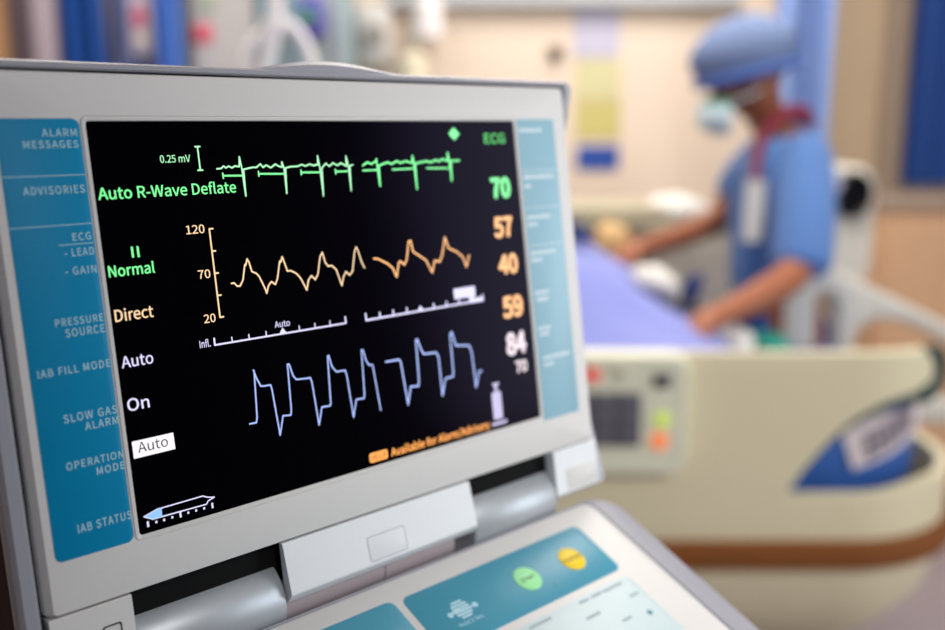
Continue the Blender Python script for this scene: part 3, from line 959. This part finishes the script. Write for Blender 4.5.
E_ = [(0, 1), (1, 2), (2, 3), (3, 4), (4, 5), (5, 6), (6, 7), (6, 8), (8, 9), (0, 10), (10, 11), (11, 12), (12, 13), (13, 14), (0, 15), (15, 16), (16, 17), (17, 18), (18, 19),
      (3, 20), (20, 21), (21, 22), (22, 23), (23, 24), (24, 25), (3, 26), (26, 27), (27, 28), (28, 29), (29, 30), (30, 31)]
def fingers(palm, wrist, droop):
    """four unequal bent fingers and a thumb grown out of the palm vertex"""
    p, w = Vector(V[palm][:3]), Vector(V[wrist][:3])
    d = (p - w).normalized()
    side = d.cross(Vector((0, 0, 1))).normalized()
    up = side.cross(d)
    for k, ln in enumerate((.066, .078, .072, .055)):
        off = side * (.024 - .016 * k)
        a = p + d * .012 + off
        pts = [a + d * ln * .42 - up * .006, a + d * ln * .75 - up * (.016 + droop), a + d * ln * .95 - up * (.034 + droop)]
        last = palm
        for q, r in zip(pts, (.0095, .0085, .007)):
            V.append((*q, r)); E_.append((last, len(V) - 1)); last = len(V) - 1
    a = w + d * .018 + side * .026
    last = palm
    for q, r in ((a + d * .01 + side * .006, .011), (a + d * .036 + side * .016 - up * .008, .0095), (a + d * .056 + side * .014 - up * .02, .008)):
        V.append((*q, r)); E_.append((last, len(V) - 1)); last = len(V) - 1
fingers(25, 24, .004)
fingers(31, 30, .002)
# nose and ears on the head
for q, host in (((.578, 2.430, 1.362, .012), 8), ((.675, 2.362, 1.375, .016), 6), ((.675, 2.527, 1.375, .016), 6)):
    V.append(q); E_.append((host, len(V) - 1))
skin('body', [O(v) for v in V], E_, M_skin, nurse, 2, 0)

M_eye = mat('dark_eye', '#1a120e', .2)
for sy in (-1, 1):
    b = MB()
    b.ell(O((.588, 2.434 + sy * .028, 1.388)), (.010, .011, .009), 12, 8)
    tag(b.build('eye', M_eye, nurse), 'dark eye looking down')
# cap
b = MB()
R = Matrix.Rotation(math.radians(-14), 3, 'Y')
b.ell((0, 0, 0), (.130, .112, .098), 36, 22)
vs = []
for p in b.v:
    p = Vector(p)
    if p.z < -.050: p.z = -.050 + (p.z + .050) * .35
    k = 1 + .015 * math.sin(p.x * 40) + .025 * math.sin(p.z * 60)
    p = Vector((p.x * k, p.y * k, p.z))
    vs.append(tuple(R @ p + Vector(O((.655, 2.445, 1.452)))))
b.v = vs
cp_ = b.build('cap', M_cap, nurse, 180)
b = MB()
pts = []
for i in range(41):
    a = 2 * PI * i / 40
    pts.append(tuple(R @ Vector((.122 * math.cos(a), .106 * math.sin(a), -.040)) + Vector(O((.655, 2.445, 1.452)))))
b.tube(pts, .012, 8)
tag(b.build('cap_band', mat('deep_blue_band', '#4a68ae', .85), cp_), 'darker gathered band of the cap')
b = MB()
b.ell(O((.652, 2.444, 1.408)), (.098, .086, .030), 24, 12)
tag(b.build('hair', M_hair, nurse, 180), 'dark hair showing under the cap')
# mask: a curved shell over nose and chin, hanging a little loose
def shell(c, r, a0, a1, z0, z1, th, mname, m, parent):
    b = MB()
    outer, inner = [], []
    for j in range(9):
        ph = math.radians(z0 + (z1 - z0) * j / 8)
        for i in range(17):
            a = math.radians(a0 + (a1 - a0) * i / 16)
            d = Vector((math.cos(a) * math.cos(ph), math.sin(a) * math.cos(ph), math.sin(ph)))
            outer.append(tuple(Vector(c) + Vector((d.x * r[0], d.y * r[1], d.z * r[2]))))
    b.add(outer, [[j * 17 + i, j * 17 + i + 1, (j + 1) * 17 + i + 1, (j + 1) * 17 + i] for j in range(8) for i in range(16)])
    o = b.build(mname, m, parent, 180)
    s = o.modifiers.new('thick', 'SOLIDIFY'); s.thickness = th
    return o
mk = shell(O((.620, 2.436, 1.312)), (.078, .070, .052), 95, 265, -62, 42, .004, 'face_mask', M_mask, nurse)
shell(O((.620, 2.436, 1.314)), (.081, .073, .052), 95, 265, 30, 50, .005, 'mask_edge', M_maskg, mk)
for sy in (-1, 1):
    b = MB()
    b.tube([O((.615, 2.436 + sy * .070, 1.345)), O((.650, 2.436 + sy * .082, 1.36)), O((.680, 2.444 + sy * .078, 1.375))], .0035, 6)
    b.build('ear_loop', M_mask, mk)
# scrub top and trousers
TV = [(.766, 2.44, .80, .122), (.758, 2.44, .92, .118), (.744, 2.445, 1.05, .119), (.740, 2.45, 1.16, .117), (.756, 2.45, 1.228, .092), (.752, 2.45, 1.262, .066),
      (.775, 2.325, 1.212, .078), (.760, 2.255, 1.10, .077), (.745, 2.205, .990, .074), (.738, 2.19, .958, .070),
      (.748, 2.575, 1.212, .076), (.708, 2.612, 1.13, .070), (.680, 2.61, 1.08, .060)]
TE = [(0, 1), (1, 2), (2, 3), (3, 4), (4, 5), (3, 6), (6, 7), (7, 8), (8, 9), (3, 10), (10, 11), (11, 12)]
top = skin('scrub_top', [O(v) for v in TV], TE, M_scrub, nurse, 2, 2)
QV = [(.785, 2.44, .88, .108), (.785, 2.44, .80, .112), (.785, 2.375, .74, .090), (.778, 2.36, .45, .078), (.790, 2.345, .10, .068), (.785, 2.53, .74, .100), (.800, 2.535, .45, .078), (.810, 2.535, .10, .068)]
skin('trousers', [O(v) for v in QV], [(0, 1), (1, 2), (2, 3), (3, 4), (1, 5), (5, 6), (6, 7)], M_trs, nurse, 2, 0)
b = MB()
b.tube([O(p) for p in ((.70, 2.375, 1.285), (.745, 2.365, 1.325), (.79, 2.40, 1.325), (.825, 2.45, 1.295), (.79, 2.50, 1.325), (.745, 2.53, 1.325), (.70, 2.52, 1.285))], .014, 8)
b.tube([O(p) for p in ((.70, 2.375, 1.285), (.672, 2.345, 1.235), (.662, 2.322, 1.165))], .010, 8)
ln = tag(b.build('lanyard', M_lany, nurse), 'crimson lanyard round the neck')
b = MB()
b.box(.640 - NX0, 2.318 - NY0, 1.02, .685 - NX0, 2.324 - NY0, 1.165)
tag(b.build('name_badge', M_white, ln), 'white badge hanging on the chest')
for y in (2.345, 2.535):
    b = MB()
    b.ell((.70 - NX0, y - NY0, .04), (.135, .048, .04), 18, 10)
    b.build('shoe', M_white, nurse)

# ------------------------------------------------------------------ things against the back wall
# stacked paper notices
for x0, z0, x1, z1, m, lab in ((.362, 1.525, .527, 1.74, '#c6c3d8', 'pale lavender sheet of paper, uppermost of the wall notices'),
                               (.372, 1.378, .533, 1.515, '#d6d0a2', 'pale yellow sheet of paper below the lavender notice'),
                               (.374, 1.236, .538, 1.372, '#ccc27c', 'deeper yellow sheet of paper above the blue notice'),
                               (.380, 1.122, .536, 1.212, '#2b50a8', 'blue card, lowest of the wall notices')):
    b = MB(lambda a, c, o: (a - x0, -o, c - z0))
    b.rbox(x0, z0, x1, z1, 0, .004, .004, .001)
    o = b.build('wall_notice', mat('paper_' + m[1:], m, .8), None, 0)
    o.location = (x0, 3.6497, z0)
    tag(o, lab, 'notice', 'paper notices on the back wall')
b = MB()
b.loft([[(r * math.cos(2 * PI * i / 20), -h, r * math.sin(2 * PI * i / 20)) for i in range(20)] for r, h in ((.028, 0), (.028, .012), (.018, .02))])
b.tube([(0, -.018, 0), (0, -.045, -.004), (0, -.055, .012)], .007, 8)
o = b.build('coat_hook', mat('dark_bronze', '#6b5646', .5)); o.location = (.298, 3.6495, 1.54)
tag(o, 'small dark hook on the peach wall left of the notices', 'hook')

# blue blind at the right with its tan cabinet below
b = MB()
NXb = 60
def pleat(t): return .018 * math.sin(t * PI * 22)
b.loft([[(x, p, z) for z in (1.075, 2.6) for p in (0,)] for x in (0,)] if False else [[(1.56 + 1.2 * i / NXb, 3.60 + pleat(i / NXb), 1.075), (1.56 + 1.2 * i / NXb, 3.60 + pleat(i / NXb), 2.6),
         (1.56 + 1.2 * i / NXb, 3.606 + pleat(i / NXb), 2.6), (1.56 + 1.2 * i / NXb, 3.606 + pleat(i / NXb), 1.075)] for i in range(NXb + 1)])
b.v = [(x - 1.56, y - 3.6, z - 1.075) for x, y, z in b.v]
o = b.build('window_blind', mat('deep_blue_blind', '#12499c', .6, var=.1, scale=5), None, 60); o.location = (1.56, 3.6, 1.075)
tag(o, 'deep blue hanging blind in the upper right corner above the peach cabinet', 'blind')
M_peachc = mat('peach_laminate', '#e3b78f', .55, var=.03)
b = MB(); b.box(0, 0, .08, 1.45, .50, 1.02); cb = thing('low_cabinet', 'peach laminate low cabinet under the blue blind at right', 'cabinet', (1.30, 3.12, 0))
b.build('cabinet_body', M_peachc, cb, 0)
b = MB(); b.box(-.01, -.015, 1.02, 1.46, .50, 1.055); b.build('cabinet_top', M_taupe, cb, 0)
b = MB(); b.box(.02, .03, 0, 1.43, .48, .08); b.build('plinth', M_taupe, cb, 0)
for i in range(3):
    b = MB(); b.box(.01 + .48 * i, -.018, .10, .475 + .48 * i, 0, 1.0); d = b.build('cabinet_door', M_peachc, cb, 0)
    b = MB(); b.tube([(.43 + .48 * i, -.035, .55), (.43 + .48 * i, -.035, .68)], .006, 8); b.box(.425 + .48 * i, -.036, .55, .435 + .48 * i, -.017, .56); b.box(.425 + .48 * i, -.036, .67, .435 + .48 * i, -.017, .68)
    b.build('handle', M_steel, d)

# curtains
def curtain(name, x0, x1, y, z0, z1, folds, m, label, amp=.03, lean=0.0):
    b = MB()
    n = folds * 10
    rows = []
    for i in range(n + 1):
        t = i / n
        x = (x1 - x0) * t
        dy = amp * math.sin(2 * PI * folds * t) + amp * .4 * math.sin(2 * PI * folds * 2.3 * t + 1)
        rows.append([(x, dy, z1), (x + lean * .5, dy * 1.2, (z0 + z1) / 2), (x + lean, dy * 1.3, z0), (x + lean, dy * 1.3 + .006, z0), (x + lean * .5, dy * 1.2 + .006, (z0 + z1) / 2), (x, dy + .006, z1)])
    b.loft(rows)
    o = b.build(name, m, None, 60)
    o.location = (x0, y, 0)
    return tag(o, label, 'curtain')
M_cur_p = mat('pale_blue_curtain', '#93aee2', .8, var=.05, scale=4)
curtain('privacy_curtain', .985, 1.165, 3.30, .02, 2.62, 3, M_cur_p, 'pale blue privacy curtain hanging behind the person')
curtain('navy_curtain', -1.315, -1.165, 3.20, .02, 2.62, 2, mat('royal_blue_curtain', '#0d4c9c', .75, var=.08), 'royal blue curtain hanging at the upper left', lean=.04)
curtain('lavender_curtain', -1.160, -1.03, 3.26, .02, 2.62, 2, mat('dusty_lavender_curtain', '#8d98c4', .8), 'dusty lavender curtain between the two blue curtains')
curtain('bright_curtain', -1.005, -.915, 3.22, .02, 2.62, 2, mat('bright_blue_curtain', '#5f8fe0', .8), 'bright blue narrow curtain left of the grey locker')
b = MB(); b.tube([(-1.6, 3.23, 2.64), (1.35, 3.27, 2.64)], .014, 10)
o = b.build('curtain_rail', M_steel); tag(o, 'steel curtain rail under the ceiling', 'rail', kind='structure')
# wood door leaf and grey posts far left
def panelbox(name, x0, x1, y0, y1, z0, z1, m, label, cat):
    t = thing(name, label, cat, ((x0 + x1) / 2, y1, 0))
    ox, oy = (x0 + x1) / 2, y1
    b = MB(); b.box(x0 - ox, y0 - oy, z0, x1 - ox, y1 - oy, z1)
    o = b.build('body', m, t, 0)
    bv = o.modifiers.new('ease', 'BEVEL'); bv.width = .006; bv.segments = 2
    return t, ox, oy
t, ox, oy = panelbox('wooden_wardrobe', -2.0, -1.44, 3.16, 3.62, 0, 2.1, mat('honey_wood', '#b08660', .55, var=.2, scale=6), 'honey brown wooden wardrobe at the far upper left', 'wardrobe')
b = MB(); b.box(-.27, -.475, .1, .27, -.46, 2.05); d = b.build('wardrobe_door', mat('honey_wood_door', '#b58b66', .5, var=.2, scale=6), t, 0)
b = MB(); b.tube([(-.2, -.50, 1.0), (-.2, -.50, 1.15)], .008); b.box(-.205, -.5, 1.0, -.195, -.474, 1.01); b.box(-.205, -.5, 1.14, -.195, -.474, 1.15); b.build('handle', M_steel, d)
slab('trim_4', -1.432, 3.16, 0, -1.372, 3.30, 2.7, mat('dark_plum_post', '#55464e', .6))
slab('trim_5', -1.372, 3.18, 0, -1.298, 3.30, 2.7, mat('pale_lilac_post', '#b9aab4', .6))
# grey locker with stickers
t, ox, oy = panelbox('grey_locker', -.905, -.70, 3.28, 3.62, 0, 1.9, mat('warm_grey_locker', '#bdb9b8', .5), 'warm grey locker with a red sticker behind the white hoses', 'locker')
b = MB(); b.box(-.095, -.352, .08, .095, -.34, 1.86); d = b.build('locker_door', mat('warm_grey_door', '#c6c2c2', .5), t, 0)
b = MB(); b.rbox(-.092 + .0, 1.545, -.03, 1.605, 0, .003, .01, .001); b.v = [(x, -.352 - n, z) for x, z, n in b.v]
tag(b.build('sticker', mat('coral_red_sticker', '#e06476', .6), d), 'coral red sticker')
b = MB(); b.rbox(-.07, 1.64, -.02, 1.70, 0, .003, .008, .001); b.v = [(x, -.352 - n, z) for x, z, n in b.v]
tag(b.build('sticker', mat('sage_sticker', '#a9b59b', .6), d), 'sage green sticker')
t, ox, oy = panelbox('teal_cabinet', -.69, -.415, 3.30, 3.62, 0, 1.95, mat('grey_teal_cabinet', '#9fb6bf', .5), 'tall grey teal cabinet behind the white hoses', 'cabinet')
b = MB(); b.box(-.13, -.335, .08, -.002, -.32, 1.9); b.build('cabinet_door', mat('sea_teal_door', '#86adbb', .5), t, 0)
b = MB(); b.box(.002, -.335, .08, .13, -.32, 1.9); b.build('cabinet_door', mat('slate_teal_door', '#a9b4ba', .5), t, 0)
# a pink and cream flower card in front of the lavender curtain
b = MB(); b.rbox(-1.075, 1.50, -1.005, 1.70, 0, .004, .01, .001); b.v = [(x + 1.04, -n, z - 1.6) for x, z, n in b.v]
o = thing('hanging_card', 'grey card with a rose red blot hanging before the lavender curtain', 'card', (-1.04, 3.195, 1.6))
b.build('card', mat('lilac_grey_card', '#a9a3b8', .7), o)
b = MB(); b.disc((0, 0), .022, 0, .004, 20, .036); b.v = [(x, -.005 - n, z + .02) for x, z, n in b.v]; b.build('rose_print', mat('rose_print', '#c25a74', .7), o)
b = MB(); b.disc((0, 0), .020, 0, .004, 20, .02); b.v = [(x + .004, -.005 - n, z - .045) for x, z, n in b.v]; b.build('cream_print', mat('cream_print', '#cfc4b4', .7), o)
b = MB(); b.tube([(0, 0, .09), (0, 0, 1.03)], .002, 6); b.build('string', M_white, o)

# drip stand with breathing hoses and bags
M_hose = mat('white_hose', '#f1eff2', .45)
stand = thing('drip_stand', 'steel drip stand with hooks beside the white hoses', 'drip stand', (-.478, 2.60, 0))
b = MB(); b.tube([(0, 0, .08), (0, 0, 1.76)], .011, 12); b.build('pole', M_steel, stand)
for k in range(4):
    a = PI / 4 + PI / 2 * k
    b = MB(); b.tube([(0, 0, .09), (.26 * math.cos(a), .26 * math.sin(a), .065)], [.014, .01], 8)
    lg = b.build('leg', M_steel, stand)
    b = MB(); b.ell((.26 * math.cos(a), .26 * math.sin(a), .03), (.03, .03, .03), 14, 10); b.build('castor', M_gap, lg)
b = MB(); b.tube([(-.09, 0, 1.79), (-.10, 0, 1.75), (-.06, 0, 1.735), (.06, 0, 1.735), (.10, 0, 1.75), (.09, 0, 1.79)], .006, 8)
b.build('hook_bar', M_steel, stand)
def ringed(name, pts, r, label):
    P = [Vector((p[0] * 1.389, p[1] * 1.389, max(.3, 1.3 + (p[2] - 1.3) * 1.389))) for p in pts]
    r *= 1.35
    full, rad = [], []
    for i in range(len(P) - 1):                      # Catmull-Rom through the points, ribbed
        p0, p1, p2, p3 = P[max(i - 1, 0)], P[i], P[i + 1], P[min(i + 2, len(P) - 1)]
        for k in range(14):
            t = k / 14
            full.append(.5 * ((2 * p1) + (p2 - p0) * t + (2 * p0 - 5 * p1 + 4 * p2 - p3) * t * t + (3 * p1 - p0 - 3 * p2 + p3) * t ** 3))
    full.append(P[-1])
    rad = [r * (1 + .07 * (i % 2)) for i in range(len(full))]
    c = P[0]
    b = MB(); b.tube([p - c for p in full], rad, 12)
    o = b.build(name, M_hose, None, 60); o.location = c
    return tag(o, label, 'hose', 'white breathing hoses')
ringed('breathing_hose', [(-.343, 1.80, 1.555), (-.345, 1.79, 1.49), (-.365, 1.79, 1.455), (-.392, 1.79, 1.42), (-.40, 1.79, 1.36), (-.40, 1.80, 1.1), (-.40, 1.84, .85)], .0115, 'white breathing hose curving down to the left, leftmost of three')
ringed('breathing_hose', [(-.338, 1.775, 1.53), (-.340, 1.77, 1.47), (-.352, 1.77, 1.42), (-.362, 1.77, 1.36), (-.362, 1.78, 1.1), (-.36, 1.82, .85)], .0120, 'white breathing hose hanging straight down, middle of three')
ringed('breathing_hose', [(-.352, 1.79, 1.52), (-.340, 1.80, 1.475), (-.318, 1.80, 1.462), (-.298, 1.80, 1.435), (-.287, 1.80, 1.39), (-.285, 1.80, 1.3), (-.285, 1.82, .85)], .0115, 'white breathing hose arching down to the right, rightmost of three')
# wall mounted items between the hoses and the notices
def wallbox(name, x0, z0, x1, z1, depth, m, label, cat, knob=None):
    t = thing(name, label, cat, ((x0 + x1) / 2, 3.65, z0))
    b = MB(lambda a, c, o: (a, -o, c)); b.rbox(-(x1 - x0) / 2, 0, (x1 - x0) / 2, z1 - z0, 0, depth, .012, .006)
    b.build('casing', m, t)
    if knob:
        b = MB(lambda a, c, o: (a, -o - depth, c)); b.disc((0, (z1 - z0) / 2), knob[0], 0, .03, 20); b.build('dial', knob[1], t)
    return t
wallbox('violet_regulator', -.535, 1.56, -.475, 1.68, .10, mat('violet_plastic', '#5b50b4', .5), 'violet gas regulator on the wall above the white hoses', 'regulator', (.02, mat('green_knob', '#56a368', .5))).location.y = 3.277
wallbox('grey_gas_outlet', -.40, 1.50, -.29, 1.70, .06, mat('pale_grey_outlet', '#d8d4d0', .5), 'pale grey gas outlet with a darker dial on the peach wall', 'outlet', (.035, mat('grey_dial', '#9b948f', .5)))
# suction jars hanging from the service rail
def jar(x, ztop, zbot, r, m, label):
    t = thing('suction_jar', label, 'jar', (x, 3.56, zbot), 0, 'jars on the service rail')
    prof = [(r * .75, 0), (r, .012), (r, (ztop - zbot) * .72), (r * .7, (ztop - zbot) * .80), (r * .35, (ztop - zbot) * .84), (r * .35, ztop - zbot)]
    b = MB(); b.loft([[(q * math.cos(2 * PI * i / 24), q * math.sin(2 * PI * i / 24), z) for i in range(24)] for q, z in prof])
    b.build('vessel', m, t)
    b = MB(); b.box(-.012, 0, (ztop - zbot) * .6, .012, .09, (ztop - zbot) * .7); b.build('bracket', M_steel, t)
jar(-.155, 1.74, 1.575, .052, mat('milky_white_jar', '#f3ecec', .4), 'milky white suction jar high on the service rail')
jar(-.205, 1.555, 1.41, .050, mat('cream_yellow_jar', '#efe6cc', .4), 'cream suction jar below the milky white jar')

# bedside stuff behind the bed
M_cabw = mat('ivory_cabinet', '#f3e9d6', .55)
cab = thing('bedside_cabinet', 'ivory bedside cabinet behind the bed, left of the person', 'cabinet', (.48, 2.98, 0))
b = MB(); b.box(-.35, -.20, .06, .35, .20, .985); b.build('cabinet_body', M_cabw, cab, 0)
b = MB(); b.box(-.36, -.215, .985, .36, .21, 1.01); b.build('cabinet_top', mat('olive_grey_top', '#b9b39a', .5), cab, 0)
b = MB(); b.box(-.33, -.17, 0, .33, .18, .06); b.build('plinth', M_taupe, cab, 0)
for i in range(3):
    b = MB(); b.box(-.34, -.222, .10 + .29 * i, .34, -.20, .375 + .29 * i); d = b.build('drawer', M_cabw, cab, 0)
    b = MB(); b.box(-.08, -.24, .22 + .29 * i, .08, -.222, .235 + .29 * i); b.build('handle', M_steel, d)
lump('folded_towel', (.59, 2.90, 1.043), (.10, .09, .045), M_white, 'white folded towel on the ivory cabinet beside the far arm', 'towel', 0, .15, 8)
lump('tan_pouch', (.345, 2.43, 1.0), (.05, .03, .055), mat('tan_paper', '#d8b27c', .8), 'tan paper pouch hanging on the edge of the olive grey table by the far hand', 'pouch', 0, .15, 9)
hbd = thing('overbed_table', 'olive grey overbed table standing behind the bed', 'table', (.25, 2.62, 0))
b = MB(lambda a, c, n: (a, n, c)); b.rbox(-.45, 1.045, .24, 1.085, -.16, .16, .015, .01); b.build('tabletop', mat('olive_grey_laminate', '#b5ae94', .5), hbd)
b = MB(); b.tube([(-.38, 0, .06), (-.38, 0, 1.05)], .022, 12); b.build('column', M_steel, hbd)
b = MB(); b.box(-.42, -.25, .03, -.34, .25, .07); b.build('foot', M_steel, hbd)

# device behind the person
M_dev = mat('ivory_device', '#e2ded2', .45)
dv = thing('imaging_device', 'ivory medical device with a black round lens standing right of the person', 'medical device', (1.07, 2.90, 0))
b = MB(lambda a, c, n: (a, -n, c)); b.loft([rr(-.10, .84, .075, 1.165, .05, -.10), rr(-.11, .83, .085, 1.175, .06, -.06), rr(-.11, .83, .085, 1.175, .06, .06), rr(-.10, .84, .075, 1.165, .05, .09)])
b.build('device_head', M_dev, dv)
b = MB(lambda a, c, n: (a, -n, c)); b.loft([[(.005 + r * math.cos(2 * PI * i / 32), 1.095 + 1.25 * r * math.sin(2 * PI * i / 32), h) for i in range(32)] for r, h in ((.052, .085), (.052, .12), (.044, .13), (.036, .118))])
lens = tag(b.build('lens', mat('black_lens', '#0c0b12', .15), dv), 'black round lens')
b = MB(lambda a, c, n: (a, -n, c)); b.loft([[(-.055 + r * math.cos(2 * PI * i / 24), 1.122 + r * math.sin(2 * PI * i / 24), h) for i in range(24)] for r, h in ((.026, .085), (.026, .12), (.018, .126))])
tag(b.build('knob', mat('pale_violet_knob', '#c8c4e6', .25), dv), 'pale violet knob')
b = MB(); b.tube([(.03, 0, .08), (.03, 0, .90)], .05, 16); b.build('column', M_dev, dv)
b = MB(); b.loft([rr(-.16, -.18, .2, .18, .06, .0), rr(-.16, -.18, .2, .18, .06, .07), rr(-.12, -.14, .16, .14, .05, .10)]); b.build('base', M_dev, dv)

# dark wood cabinet at the lower left behind the console
dw = thing('dark_wood_cabinet', 'dark red brown wooden cabinet low at the left edge behind the console', 'cabinet', (-.86, 1.25, 0))
M_dw = mat('dark_red_wood', '#3a1f1a', .5, var=.2, scale=7)
b = MB(); b.box(-.42, -.22, .06, .42, .22, 1.06); b.build('cabinet_body', M_dw, dw, 0)
b = MB(); b.box(-.44, -.24, 1.06, .44, .23, 1.09); b.build('cabinet_top', M_dw, dw, 0)
b = MB(); b.box(-.40, -.2, 0, .40, .2, .06); b.build('plinth', M_gap, dw, 0)
for i in range(2):
    b = MB(); b.box(-.41 + .415 * i, -.238, .09, -.005 + .415 * i, -.22, 1.03); d = b.build('cabinet_door', M_dw, dw, 0)
    b = MB(); b.ell((-.05 + .10 * i, -.25, .6), (.015, .015, .015), 12, 8); b.build('knob', M_steel, d)
